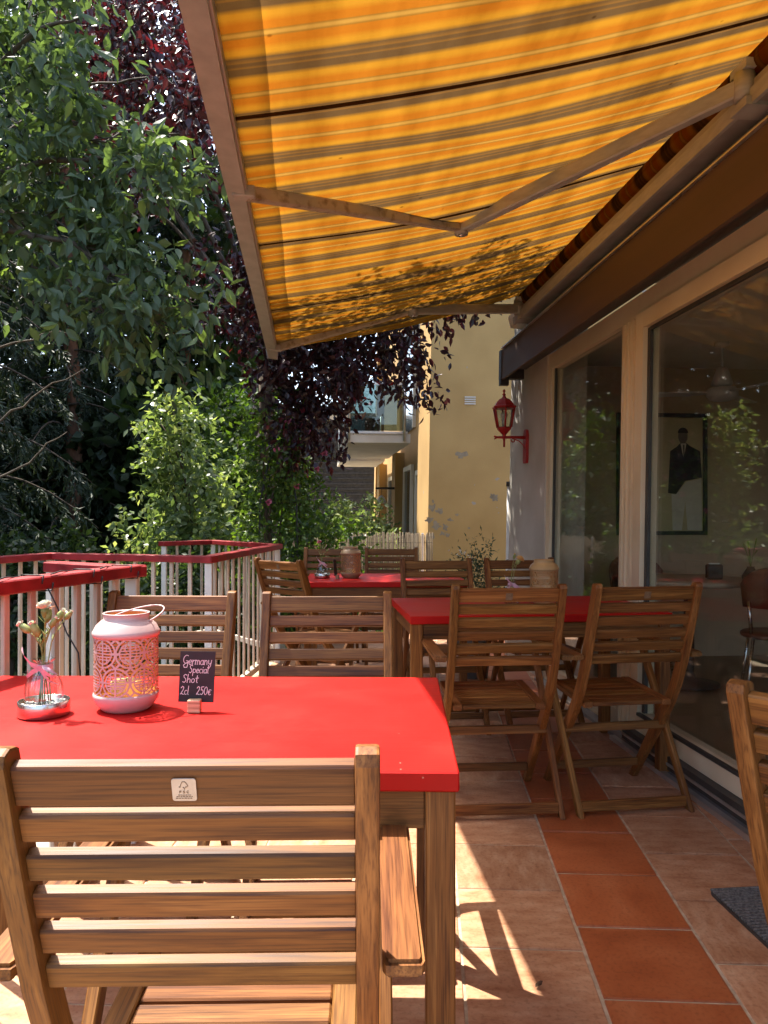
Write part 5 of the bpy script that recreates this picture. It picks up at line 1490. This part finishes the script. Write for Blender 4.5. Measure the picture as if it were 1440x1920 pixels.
def round_table(label, x, y, r):
    t = thing('round_table', label, 'table', (x, y, 0))
    c0 = (x, y, 0)
    m_ = MB(); m_.lathe([(0.0, 0.715), (r - 0.02, 0.715), (r, 0.725), (r, 0.745), (r - 0.005, 0.75), (0.0, 0.75)], 48, c0); m_.build('tabletop', M['table_cream'], t, world=True)
    m_ = MB(); m_.lathe([(0.0, 0.02), (0.20, 0.02), (0.20, 0.035), (0.05, 0.06), (0.035, 0.10), (0.035, 0.68), (0.08, 0.714), (0.0, 0.714)], 24, c0); m_.build('pedestal', M['dark_plastic'], t, world=True)
    return t
round_table('pale round table inside the room under the picture', 2.10, 5.3, 0.42)
round_table('pale round table inside the room near the right edge', 2.75, 4.55, 0.40)
def cafe_chair(label, x, y, rz):
    c = thing('cafe_chair', label, 'chair', (x, y, 0), rz, 'dark curved back chairs inside the room')
    m_ = MB(); m_.lathe([(0.0, 0.43), (0.19, 0.43), (0.205, 0.44), (0.205, 0.455), (0.19, 0.465), (0.0, 0.462)], 28); m_.build('seat', M['bentwood'], c)
    m_ = MB(); vs_ = []; fs_ = []
    for i in range(13):
        a = R(200 + 140 * i / 12)
        for (r_, z_) in ((0.205, 0.62), (0.222, 0.86 - 0.10 * abs(i / 6 - 1) ** 3), (0.207, 0.87 - 0.10 * abs(i / 6 - 1) ** 3), (0.19, 0.62)):
            vs_.append((r_ * math.cos(a), r_ * math.sin(a), z_))
    for i in range(12):
        for k in range(4):
            k2 = (k + 1) % 4; fs_.append((i * 4 + k, i * 4 + k2, (i + 1) * 4 + k2, (i + 1) * 4 + k))
    fs_ += [(3, 2, 1, 0), (48, 49, 50, 51)]
    m_._add(vs_, fs_, smooth=True); m_.build('backrest', M['bentwood'], c)
    for sx in (-1, 1):
        m_ = MB(); m_.tube([(sx * 0.15, -0.12, 0.45), (sx * 0.165, -0.135, 0.66)], 0.011, 8); m_.build('back_post', M['steel'], c)
        for sy in (-1, 1):
            m_ = MB(); m_.tube([(sx * 0.14, sy * 0.13, 0.44), (sx * 0.19, sy * 0.18, 0.0)], 0.010, 8); m_.build('leg', M['steel'], c)
    return c
cafe_chair('curved back chair inside at the round table under the picture', 1.93, 5.82, R(180))
cafe_chair('curved back chair inside between the two round tables', 2.42, 4.75, R(-20))
cafe_chair('curved back chair inside near the right edge of the glass', 2.62, 4.05, R(10))
nh = thing('napkin_box', 'black napkin box standing on the inside round table', 'box', (2.24, 5.22, 0.751))
m_ = MB(); m_.box((2.24, 5.22, 0.801), (0.10, 0.06, 0.10), 0.008); m_.build('box', M['dark_plastic'], nh, world=True)
m_ = MB(); m_.box((2.24, 5.22, 0.8555), (0.07, 0.02, 0.008), 0.001); m_.build('napkins', M['white_paint'], nh, world=True)
ib = thing('bud_vase', 'dark bud vase with thin sprigs on the inside table', 'vase', (2.47, 5.12, 0.751))
ib.location.x = 2.44
INV[ib.name] = Matrix.Translation(Vector((2.44, 5.12, 0.751))).inverted()
m_ = MB(); m_.lathe([(0.0, 0.0), (0.05, 0.0), (0.055, 0.03), (0.03, 0.07), (0.022, 0.085), (0.026, 0.09), (0.0, 0.085)], 18); m_.build('pot', M['print_black'], ib)
for k in range(5):
    m_ = MB(); a = k * 1.3; m_.tube([(0, 0, 0.08), (0.015 * math.cos(a), 0.015 * math.sin(a), 0.16), (0.045 * math.cos(a), 0.045 * math.sin(a), 0.20 + 0.02 * k)], [0.002, 0.002, 0.005], 6); m_.build('sprig', M['stem'], ib)

# ================================================================== BUILDINGS BEHIND
BX, BY = 0.61, 11.0
def B(v, t, z): return Vector((BX + v * D2.x + t * N2.x + LEAN * z, BY + v * D2.y + t * N2.y, z))
def bbox(mb, v0, v1, t0, t1, z0, z1):
    mb.hexa([B(v0, t0, z0), B(v0, t1, z0), B(v1, t1, z0), B(v1, t0, z0), B(v0, t0, z1), B(v0, t1, z1), B(v1, t1, z1), B(v1, t0, z1)]); return mb
yb = thing('yellow_building', 'yellow rendered apartment building with balconies behind the terrace', 'building', B(3, 0, -0.95))
Wb = lambda mb, name, mat, par=yb: mb.build(name, mat, par, world=True)
m_ = MB(); bbox(m_, 0, 1.15, -5.0, 0.0, -0.95, 7.5); Wb(m_, 'wall', M['yellow_render'])
m_ = MB(); bbox(m_, 1.15, 9.0, -5.0, -0.16, -0.95, 7.5); Wb(m_, 'recessed_wall', M['yellow_render'])
for v0, v1, z1 in ((4.15, 4.75, 2.42), (7.55, 8.2, 2.42), (8.6, 9.0, 7.5)):
    m_ = MB(); bbox(m_, v0, v1, -0.158, 0.02, -0.95, z1); Wb(m_, 'pilaster', M['yellow_render'])
def b_door(v0, v1, z0, z1):
    f = MB(); f_t = 0.05
    bbox(f, v0, v0 + 0.07, -0.158, -0.10, z0, z1); bbox(f, v1 - 0.07, v1, -0.158, -0.10, z0, z1); bbox(f, v0 + 0.07, v1 - 0.07, -0.158, -0.10, z1 - 0.08, z1)
    fo = Wb(f, 'door_frame', M['cream_frame'])
    g = MB(); bbox(g, v0 + 0.07, v1 - 0.07, -0.158, -0.135, z0, z1 - 0.08)
    g.build('door_pane', M['dark_window'], fo, world=False) if False else Wb(g, 'door_pane', M['dark_window'])
b_door(1.45, 2.2, -0.9, 1.95); b_door(2.75, 3.85, -0.9, 2.1); b_door(5.2, 6.7, -0.9, 2.05)
b_door(2.6, 4.2, 2.75, 4.7); b_door(1.4, 2.0, 3.0, 4.5)
def balcony(v0, v1, tw, z0):
    s = MB(); bbox(s, v0, v1, 0.0, tw, z0, z0 + 0.15); sl = Wb(s, 'balcony_slab', M['concrete'])
    s = MB(); bbox(s, v0 - 0.02, v1, 0.05, tw + 0.02, z0 + 0.152, z0 + 0.19); Wb(s, 'balcony_rail', M['aluminium'])
    s = MB(); bbox(s, v0 - 0.012, v0, 0.10, tw, z0 + 0.20, z0 + 0.98); Wb(s, 'balcony_pane', M['balcony_glass'])
    s = MB(); bbox(s, v0, v1, tw - 0.012, tw, z0 + 0.20, z0 + 0.98); Wb(s, 'balcony_pane', M['balcony_glass'])
    s = MB(); bbox(s, v0 - 0.02, v1, tw - 0.02, tw + 0.02, z0 + 0.98, z0 + 1.02); bbox(s, v0 - 0.02, v0 + 0.02, 0.05, tw - 0.02, z0 + 0.98, z0 + 1.02); Wb(s, 'balcony_handrail', M['aluminium'])
    for (v, t) in ((v0 - 0.01, 0.11), (v0 - 0.01, tw - 0.01), ((v0 + v1) / 2, tw)):
        s = MB(); s.tube([B(v - 0.02, t, z0 + 0.03), B(v - 0.02, t, z0 + 1.0)], 0.022, 8); Wb(s, 'balcony_post', M['aluminium'])
balcony(2.1, 5.75, 1.06, 2.42)
balcony(6.5, 8.6, 1.0, 2.42)
m_ = MB()
for k in range(4): bbox(m_, -0.012, -0.002, -0.66, -0.50, 2.78 + 0.032 * k, 2.80 + 0.032 * k)
Wb(m_, 'vent_grille', M['concrete'])
def flake(px, py, r_, sx=1.0):
    n_ = 15; ph = random.uniform(0, 6); r_ = r_ * 1.35; sx = random.uniform(0.8, 1.5)
    # front face of the wall is v = 0; find t and z of that place
    c = at(px, py, BY)
    t0 = (BX + LEAN * c.z - c.x) / 0.99519; z0 = c.z
    poly = [(t0 + sx * r_ * (w_ := 0.35 + 0.85 * random.random()) * math.cos(6.283 * k / n_ + ph), z0 + r_ * w_ * math.sin(6.283 * k / n_ + ph)) for k in range(n_)]
    m_ = MB(); m_.prism(poly, -0.0015, 0.01, lambda a, b, z: B(z, a, b)); Wb(m_, 'peeled_patch', M['bare_plaster'])
for q in ((812, 952, .045), (824, 958, .04), (806, 975, .035), (818, 985, .05), (835, 988, .04), (845, 975, .025), (830, 1000, .03), (808, 1005, .04), (866, 852, .05), (930, 935, .045), (926, 930, .03), (858, 965, .018), (880, 990, .016), (812, 940, .02), (840, 1003, .025)):
    flake(*q)
# upper balcony floor soffit seen above
balcony(2.1, 5.75, 1.06, 5.2)
bl_ = thing('bracket_lamp', 'small white bell hanging from a black bracket on the yellow building', 'lamp', B(4.2, 0.1, 1.6))
m_ = MB(); m_.tube([B(4.14, 0.03, 1.72), B(4.14, 0.40, 1.72)], 0.022, 8); m_.tube([B(4.14, 0.28, 1.72), B(4.14, 0.28, 1.58)], 0.006, 6); m_.build('bracket', M['iron'], bl_, world=True)
m_ = MB(); m_.lathe([(0.02, 0.16), (0.06, 0.12), (0.09, 0.05), (0.10, 0.0), (0.095, 0.0), (0.0, 0.12)], 16, B(4.14, 0.28, 1.42)); m_.build('bell', M['white_paint'], bl_, world=True)
# dark building at the very back
db = thing('dark_building', 'dark slatted building seen below the far balcony', 'building', (-0.9, 23.5, -0.95))
m_ = MB(); m_.box((-1.6, 25.0, 1.6), (4.2, 3.0, 5.0)); m_.build('wall', M['slate'], db, world=True)
for zz in np.arange(-0.4, 4.0, 0.16):
    m_ = MB(); m_.box((-1.6, 23.48, zz), (4.2, 0.03, 0.05)); m_.build('slat', M['slate'], db, world=True)
m_ = MB(); m_.box((-1.6, 25.0, 4.2), (4.5, 3.3, 0.2)); m_.build('roof', M['concrete'], db, world=True)

# ================================================================== TREES AND SHRUBS
# ---- far woodland, reads as one mass
def wood_layer(n, xr, yr, zr, ln, wd):
    nc = n // 30
    c_ = np.stack([rng.uniform(*xr, nc), rng.uniform(*yr, nc), zr[0] + (zr[1] - zr[0]) * rng.uniform(0, 1, nc) ** 0.85], 1)
    u_ = unit(rng.normal(size=c_.shape))
    return twig_leaves(c_, u_, 3, 0.7, 10, droop=0.3, jitter=0.12)
pos1, dr1 = wood_layer(150000, (-17, 9), (14.8, 19.5), (-0.9, 13.5), 0, 0)
pos2, dr2 = wood_layer(72000, (-15, -9.0), (-4, 15), (-0.9, 12), 0, 0)
pos3, dr3 = wood_layer(34000, (-13, -2.4), (13.2, 14.8), (-0.9, 3.2), 0, 0)
pos = np.vstack([pos1, pos2, pos3]); dr = np.vstack([dr1, dr2, dr3])
# keep clear of the buildings, and cut away so sun reaches the yellow wall
bad = ((pos[:, 0] > -2.4) & (pos[:, 2] < 9.0)) | ((pos[:, 0] > -5.5) & (pos[:, 2] > 8.5))
pos = pos[~bad]; dr = dr[~bad]
P, Fa = leaves_mesh(pos, leaf_frames(pos, dr, 0.35), 0.30 * rng.uniform(0.5, 1.35, len(pos)), 0.165 * rng.uniform(0.7, 1.2, len(pos)), RHOMB_V, RHOMB_F)
woodland = array_mesh('woodland', P, Fa, M['leaf_wood'], None, np.repeat(np.clip(rng.beta(1.5, 3, len(pos)), 0, 1), 4))
tag(woodland, 'dense dark woodland closing the view behind the garden', 'woodland', kind='stuff')

# ---- conifers with hanging sprays
def conifer(x, y, h, rbase, label, seed_n, zlow=-0.3):
    t = thing('spruce_tree', label, 'tree', (x, y, -0.95), 0, 'dark spruces in the garden')
    m_ = MB(); tr = limb(m_, (x, y, -0.95), (x + 0.1, y, h), 0.17, 0.03, 0.01, 10, 10); m_.build('trunk', M['red_bark'], t, world=True)
    br = MB(); P_ = []; D_ = []
    nb = seed_n
    for i in range(nb):
        z = zlow + (h - zlow) * (i / nb) ** 0.9
        rr = rbase * (1 - (z - zlow) / (h - zlow)) ** 0.7 * random.uniform(0.7, 1.15) + 0.15
        a = i * 2.39996 + random.uniform(-.3, .3)
        d = Vector((math.cos(a), math.sin(a), 0))
        p0 = Vector((x, y, z))
        pts = []
        for q in range(7):
            s = q / 6
            pts.append(p0 + d * rr * s + Vector((0, 0, 0.25 * rr * s - 0.62 * rr * s * s)))
        br.tube(pts, [0.025 * (1 - 0.8 * q / 6) for q in range(7)], 5)
        side = Vector((-d.y, d.x, 0))
        ns = int(10 + rr * 16)
        for k in range(ns):
            s = random.uniform(0.15, 1.0); qi = min(5, int(s * 6)); b0 = pts[qi].lerp(pts[qi + 1], s * 6 - qi)
            sl = random.uniform(0.18, 0.5) * (1.1 - 0.5 * s)
            sdir = (side * random.choice((-1, 1)) * random.uniform(0.3, 1) + d * random.uniform(0, 0.6) + Vector((0, 0, random.uniform(-1.3, -0.25)))).normalized()
            for w in range(15):
                f = (w + 0.5) / 15
                P_.append(b0 + sdir * sl * f + Vector((0, 0, -0.10 * f * f))); D_.append(sdir + Vector((random.gauss(0, .55), random.gauss(0, .55), random.gauss(-.25, .35))))
    o = br.build('branches', M['bark'], t, world=True); o['kind'] = 'stuff'
    foliage('needles', np.array([tuple(p) for p in P_]), np.array([tuple(p) for p in D_]), 0.115, 0.028, M['leaf_conifer'], t, nrm=0.2)
conifer(-5.3, 9.2, 9.5, 1.9, 'tall dark spruce with red brown trunk at the far left', 95)
conifer(-5.5, 13.2, 11.5, 1.7, 'tall dark spruce just left of the sunlit maple', 105)
conifer(-4.0, 15.6, 12.5, 1.6, 'tall dark spruce behind the sunlit maple', 85)
conifer(-7.4, 6.6, 9.0, 1.9, 'dark spruce standing left of the others, mostly outside the picture', 70)

def bush(name, label, cat, blobs, leaf, mat, twigs=3, per=7, twig=0.22, shape='rhomb', base=None, group=None, trunk=True, droop=0.3, nrm=0.6, bark='bark'):
    b0 = base or blobs[0][0]
    t = thing(name, label, cat, (b0[0], b0[1], -0.95), 0, group)
    C_ = []; U_ = []
    m_ = MB()
    if trunk:
        limb(m_, (b0[0], b0[1], -0.95), (b0[0] + 0.05, b0[1], max(0.2, blobs[0][0][2] * 0.6)), 0.06, 0.035, 0.05)
    for (c, r, n_) in blobs:
        cc, uu = blob_centres(c, r, n_); C_.append(cc); U_.append(uu)
        if trunk:
            for q in range(4):
                tip = Vector(c) + Vector((random.uniform(-.6, .6) * r[0], random.uniform(-.6, .6) * r[1], random.uniform(-.2, .7) * r[2]))
                limb(m_, (b0[0], b0[1], max(-0.2, blobs[0][0][2] * 0.4)), tip, 0.025, 0.006, 0.12, 7, 5)
    if trunk: m_.build('stem', M[bark], t, world=True)
    pos, dr = twig_leaves(np.vstack(C_), np.vstack(U_), twigs, twig, per, droop=droop, jitter=0.03)
    foliage('crown', pos, dr, leaf[0], leaf[1], mat, t, shape=shape, nrm=nrm)
    return t
bush('maple_tree', 'bright sunlit light green maple in a gap of the dark trees', 'tree',
     [((-2.25, 8.9, 1.35), (0.50, 0.45, 0.75), 120), ((-2.45, 8.8, 2.1), (0.30, 0.3, 0.45), 50), ((-1.95, 8.7, 0.7), (0.5, 0.4, 0.5), 90), ((-2.7, 8.9, 0.6), (0.45, 0.4, 0.5), 70)],
     (0.095, 0.055), M['leaf_bright'], base=(-2.3, 9.0, 1.2))
bush('hazel_tree', 'sunlit green hazel behind the climbing rose', 'tree',
     [((-1.75, 11.2, 1.3), (0.75, 0.6, 0.9), 150), ((-2.2, 11.4, 2.4), (0.6, 0.5, 0.7), 90), ((-1.2, 11.3, 0.5), (0.6, 0.5, 0.7), 90), ((-2.7, 11.0, 0.7), (0.6, 0.5, 0.7), 80)],
     (0.105, 0.065), M['leaf_rose'], base=(-1.8, 11.3, 1.2))
bush('hazel_shrub', 'lower dark green shrub left of the sunlit maple', 'shrub',
     [((-3.6, 8.0, 0.5), (0.7, 0.5, 0.7), 110), ((-4.6, 8.2, 0.4), (0.8, 0.5, 0.6), 110)], (0.09, 0.055), M['leaf_wood'], base=(-3.9, 8.1, 0.4))
bush('laurel_shrub', 'glossy dark shrub at the foot of the railing', 'shrub',
     [((-1.7, 8.2, 0.2), (0.9, 0.5, 0.7), 160), ((-2.9, 7.6, 0.0), (0.8, 0.5, 0.5), 110)], (0.10, 0.045), M['leaf_wood'], base=(-2.0, 8.1, 0.2))
bush('garden_shrub', 'yellow green shrub beyond the reed screen', 'shrub',
     [((-0.55, 12.6, 0.85), (0.55, 0.6, 0.55), 110), ((-0.2, 12.0, 0.55), (0.5, 0.4, 0.4), 70), ((-0.95, 12.2, 0.5), (0.5, 0.5, 0.6), 70)], (0.09, 0.05), M['leaf_bright'], base=(-0.5, 12.4, 0.8))
bush('garden_shrub', 'pale leafy shrub below the near balcony', 'shrub',
     [((-0.15, 14.6, 0.6), (0.3, 0.5, 0.5), 60)], (0.09, 0.05), M['leaf_bright'], base=(-0.15, 14.6, 0.4))

# ---- climbing rose on an iron obelisk
ro = thing('rose_obelisk', 'black iron obelisk frame carrying a climbing rose', 'trellis', (-0.98, 7.3, -0.95))
m_ = MB()
oc = Vector((-0.98, 7.3, 0))
for sx in (-1, 1):
    for sy in (-1, 1):
        m_.tube([oc + Vector((sx * 0.20, sy * 0.20, -0.95)), oc + Vector((sx * 0.17, sy * 0.17, 1.3)), oc + Vector((sx * 0.02, sy * 0.02, 2.15))], 0.009, 6)
m_.build('uprights', M['iron'], ro, world=True)
for z, r_ in ((-0.3, 0.195), (0.25, 0.187), (0.8, 0.18), (1.3, 0.17)):
    m_ = MB()
    q = [oc + Vector((a * r_, b * r_, z)) for a, b in ((-1, -1), (1, -1), (1, 1), (-1, 1), (-1, -1))]
    for p, p2 in zip(q, q[1:]): m_.tube([p, p2], 0.007, 6)
    m_.build('hoop', M['iron'], ro, world=True)
rose = bush('climbing_rose', 'climbing rose with green leaves and a few red blooms on the obelisk', 'rose',
     [((-0.95, 7.35, 0.9), (0.42, 0.35, 0.85), 190), ((-0.62, 7.5, 0.55), (0.34, 0.32, 0.7), 110), ((-1.05, 7.3, 1.75), (0.30, 0.26, 0.5), 70), ((-0.42, 7.6, 0.15), (0.3, 0.3, 0.5), 60)],
     (0.062, 0.038), M['leaf_rose'], base=(-0.95, 7.4, 0.8), twig=0.18)
for (x, z) in ((-0.70, 1.95), (-0.98, 1.78), (-0.62, 1.6), (-1.06, 1.30), (-0.55, 1.75), (-0.88, 2.05), (-0.80, 1.45)):
    m_ = MB(); carnation(m_, (x, 7.02 + random.uniform(0, .1), z), 0.035, (random.uniform(-.3, .3), -1, 0.3), 22); m_.build('bloom', M['petal_pink'], rose, world=True)

# ---- purple plum: big crown over the far end, drooping sprays in front of the yellow building
pl = thing('plum_tree', 'purple leaved plum tree drooping over the far end of the terrace', 'tree', (-1.32, 8.5, -0.95))
m_ = MB(); tr_top = Vector((-1.25, 8.2, 2.8))
limb(m_, (-1.32, 8.5, -0.95), tr_top, 0.11, 0.08, 0.03, 8, 10); m_.build('trunk', M['bark'], pl, world=True)
blobs = [((-0.75, 7.4, 2.55), (0.45, 0.45, 0.50), 110), ((-0.32, 7.0, 2.66), (0.36, 0.40, 0.28), 44), ((0.12, 6.8, 2.60), (0.24, 0.30, 0.24), 34), ((-0.74, 7.2, 2.05), (0.22, 0.30, 0.36), 36), ((-0.2, 5.45, 4.05), (1.15, 0.9, 0.35), 210), ((0.5, 5.9, 3.7), (0.7, 0.6, 0.3), 90),
         ((0.2, 6.85, 3.4), (0.6, 0.6, 0.35), 190), ((-0.6, 7.0, 3.4), (0.8, 0.8, 0.6), 130), ((-1.95, 7.2, 5.45), (0.85, 1.15, 0.65), 330), ((-2.5, 7.9, 5.0), (0.6, 0.6, 0.6), 60),
         ((-0.1, 6.4, 4.2), (0.9, 0.9, 0.45), 170), ((-1.1, 7.7, 3.6), (0.7, 0.7, 0.8), 120), ((0.72, 6.3, 3.3), (0.4, 0.4, 0.25), 28)]
m_ = MB(); C_ = []; U_ = []
for c, r, n_ in blobs:
    cc, uu = blob_centres(c, r, n_, 0.3); C_.append(cc); U_.append(uu)
    fork = tr_top.lerp(Vector(c), 0.15)
    for q in range(3):
        tip = Vector(c) + Vector((random.uniform(-.7, .7) * r[0], random.uniform(-.7, .7) * r[1], random.uniform(-.5, .5) * r[2]))
        limb(m_, fork, tip, 0.035, 0.006, 0.10, 8, 6)
br_o = m_.build('branches', M['bark'], pl, world=True)
pos, dr = twig_leaves(np.vstack(C_), np.vstack(U_), 3, 0.22, 7, droop=0.55, jitter=0.02)
# the shaded hanging sprig by the awning and the red tip before the yellow wall
ex = []
for (px, py, y, n_) in ((885, 590, 6.6, 9), (905, 585, 6.6, 5), (825, 748, 6.7, 11), (800, 735, 6.7, 12), (790, 700, 6.8, 12), (770, 745, 6.9, 10), (640, 850, 7.0, 14), (650, 830, 7.0, 14), (620, 800, 7.1, 14)):
    p = at(px, py, y)
    for q in range(n_): ex.append(np.array(p) + rng.normal(size=3) * 0.045)
ex = np.array(ex); pos = np.vstack([pos, ex]); dr = np.vstack([dr, rng.normal(size=ex.shape) * 0.5 + np.array([0, 0, -0.6])])
foliage('crown', pos, dr, 0.075, 0.042, M['leaf_plum'], pl, shape='oval', nrm=0.35, singles=300, keep=lambda px, py, p: (px > 500) & (px < 930) & (py > 580) & (p[:, 1] < 7.6))

# ---- near broadleaf tree whose branches hang into the picture from the left
nt_ = thing('cherry_tree', 'leafy green tree hanging its branches in from the upper left', 'tree', (-3.9, 5.2, -0.95))
m_ = MB(); ttop = Vector((-3.5, 5.3, 3.4)); limb(m_, (-3.9, 5.2, -0.95), ttop, 0.13, 0.09, 0.04, 8, 10); m_.build('trunk', M['bark'], nt_, world=True)
clusters = [  # px, py, depth, size in metres (x, y, z), count
    (30, 60, 4.9, (0.30, 0.3, 0.30), 34), (110, 130, 4.8, (0.30, 0.3, 0.25), 30), (40, 230, 4.9, (0.34, 0.3, 0.25), 34), (-60, 130, 5.0, (0.4, 0.4, 0.5), 50),
    (180, 240, 4.9, (0.28, 0.25, 0.14), 26), (230, 275, 4.8, (0.28, 0.25, 0.14), 26), (310, 320, 4.7, (0.20, 0.2, 0.13), 18), (330, 285, 4.8, (0.15, 0.2, 0.08), 10), (120, 330, 4.9, (0.35, 0.3, 0.2), 34),
    (60, 420, 4.9, (0.28, 0.3, 0.22), 28), (150, 420, 4.8, (0.3, 0.3, 0.2), 28), (210, 480, 4.7, (0.26, 0.25, 0.18), 26), (120, 520, 4.8, (0.22, 0.25, 0.18), 22), (270, 540, 4.6, (0.24, 0.2, 0.16), 26),
    (330, 600, 4.6, (0.14, 0.15, 0.12), 14), (230, 600, 4.7, (0.26, 0.2, 0.14), 24), (160, 590, 4.8, (0.18, 0.2, 0.1), 12), (-80, 420, 5.0, (0.4, 0.4, 0.5), 50), (-150, 250, 5.2, (0.5, 0.5, 0.7), 60), (60, -60, 5.0, (0.5, 0.4, 0.4), 50)]
C_ = []; U_ = []; m_ = MB()
for px, py, y, s, n_ in clusters:
    p = at(px, py, y); cc, uu = blob_centres(p, s, n_, 0.2); C_.append(cc); U_.append(uu * 0.6 + np.array([0.5, -0.2, -0.25]))
limbs = [((-3.5, 5.3, 3.4), at(-100, 200, 5.1), at(60, 60, 4.9), at(150, 30, 4.8)), ((-3.5, 5.3, 3.3), at(-60, 330, 5.0), at(150, 300, 4.9), at(330, 300, 4.75)),
         ((-3.5, 5.3, 3.0), at(-100, 420, 5.0), at(130, 450, 4.8), at(300, 590, 4.6)), ((-3.6, 5.3, 2.6), at(0, 390, 4.9), at(90, 480, 4.85), at(210, 600, 4.7)),
         ((-3.7, 5.3, 1.8), at(-20, 655, 5.6), at(60, 630, 5.5), at(150, 615, 5.4)), ((-3.7, 5.4, 1.2), at(0, 790, 6.0), at(80, 730, 6.0), at(160, 690, 6.0)), ((-3.7, 5.4, 3.2), at(150, 160, 5.6), at(280, 140, 5.5), at(395, 190, 5.4)),
         ((-3.6, 5.4, 3.0), at(240, 250, 5.4), at(370, 250, 5.3), at(425, 350, 5.3)), ((-3.7, 5.4, 1.1), at(20, 890, 6.2), at(80, 840, 6.2), at(125, 810, 6.2))]
for i, l_ in enumerate(limbs):
    pts = []
    l_ = [Vector(p) for p in l_]
    for a_, b_ in zip(l_, l_[1:]):
        for q in range(4): pts.append(a_.lerp(b_, q / 4) + Vector((random.gauss(0, .012), random.gauss(0, .012), random.gauss(0, .012))))
    pts.append(l_[-1])
    k = len(pts); m_.tube(pts, [0.030 * (1 - j / k) + 0.004 if i < 4 else 0.009 * (1 - j / k) + 0.003 for j in range(k)], 6)
for px, py, y, s, n_ in clusters:
    p = at(px, py, y)
    for q in range(4):
        limb(m_, p + Vector((-0.25, 0.1, 0.1)), p + Vector((random.uniform(-1, 1.2) * s[0], random.uniform(-1, 1) * s[1], random.uniform(-1.2, .8) * s[2])), 0.006, 0.002, 0.12, 6, 5)
m_.build('branches', M['twig'], nt_, world=True)
pos, dr = twig_leaves(np.vstack(C_), np.vstack(U_), 1, 0.21, 7, droop=0.5, jitter=0.02)
lvb = np.clip(rng.beta(2, 3.2, len(pos)) , 0, 1)
foliage('crown', pos, dr, 0.105, 0.052, M['leaf_near'], nt_, shape='oval', nrm=0.45, singles=300, lv_bias=lvb)

# ---- ground cover under the trees
pos = np.stack([rng.uniform(-9, -0.9, 9000), rng.uniform(4.8, 14, 9000), rng.uniform(-0.95, -0.45, 9000)], 1)
ok = ~((pos[:, 0] > -2.7) & (pos[:, 1] < 7.4))
pos = pos[ok]
P, Fa = leaves_mesh(pos, leaf_frames(pos, rng.normal(size=pos.shape), 0.7), 0.14 * rng.uniform(0.6, 1.3, len(pos)), 0.09 * rng.uniform(0.7, 1.2, len(pos)), RHOMB_V, RHOMB_F)
gc = array_mesh('ground_cover', P, Fa, M['leaf_wood'], None, np.repeat(rng.beta(1.5, 3, len(pos)), 4))
tag(gc, 'low leafy ground cover under the garden trees', 'ground cover', kind='stuff')
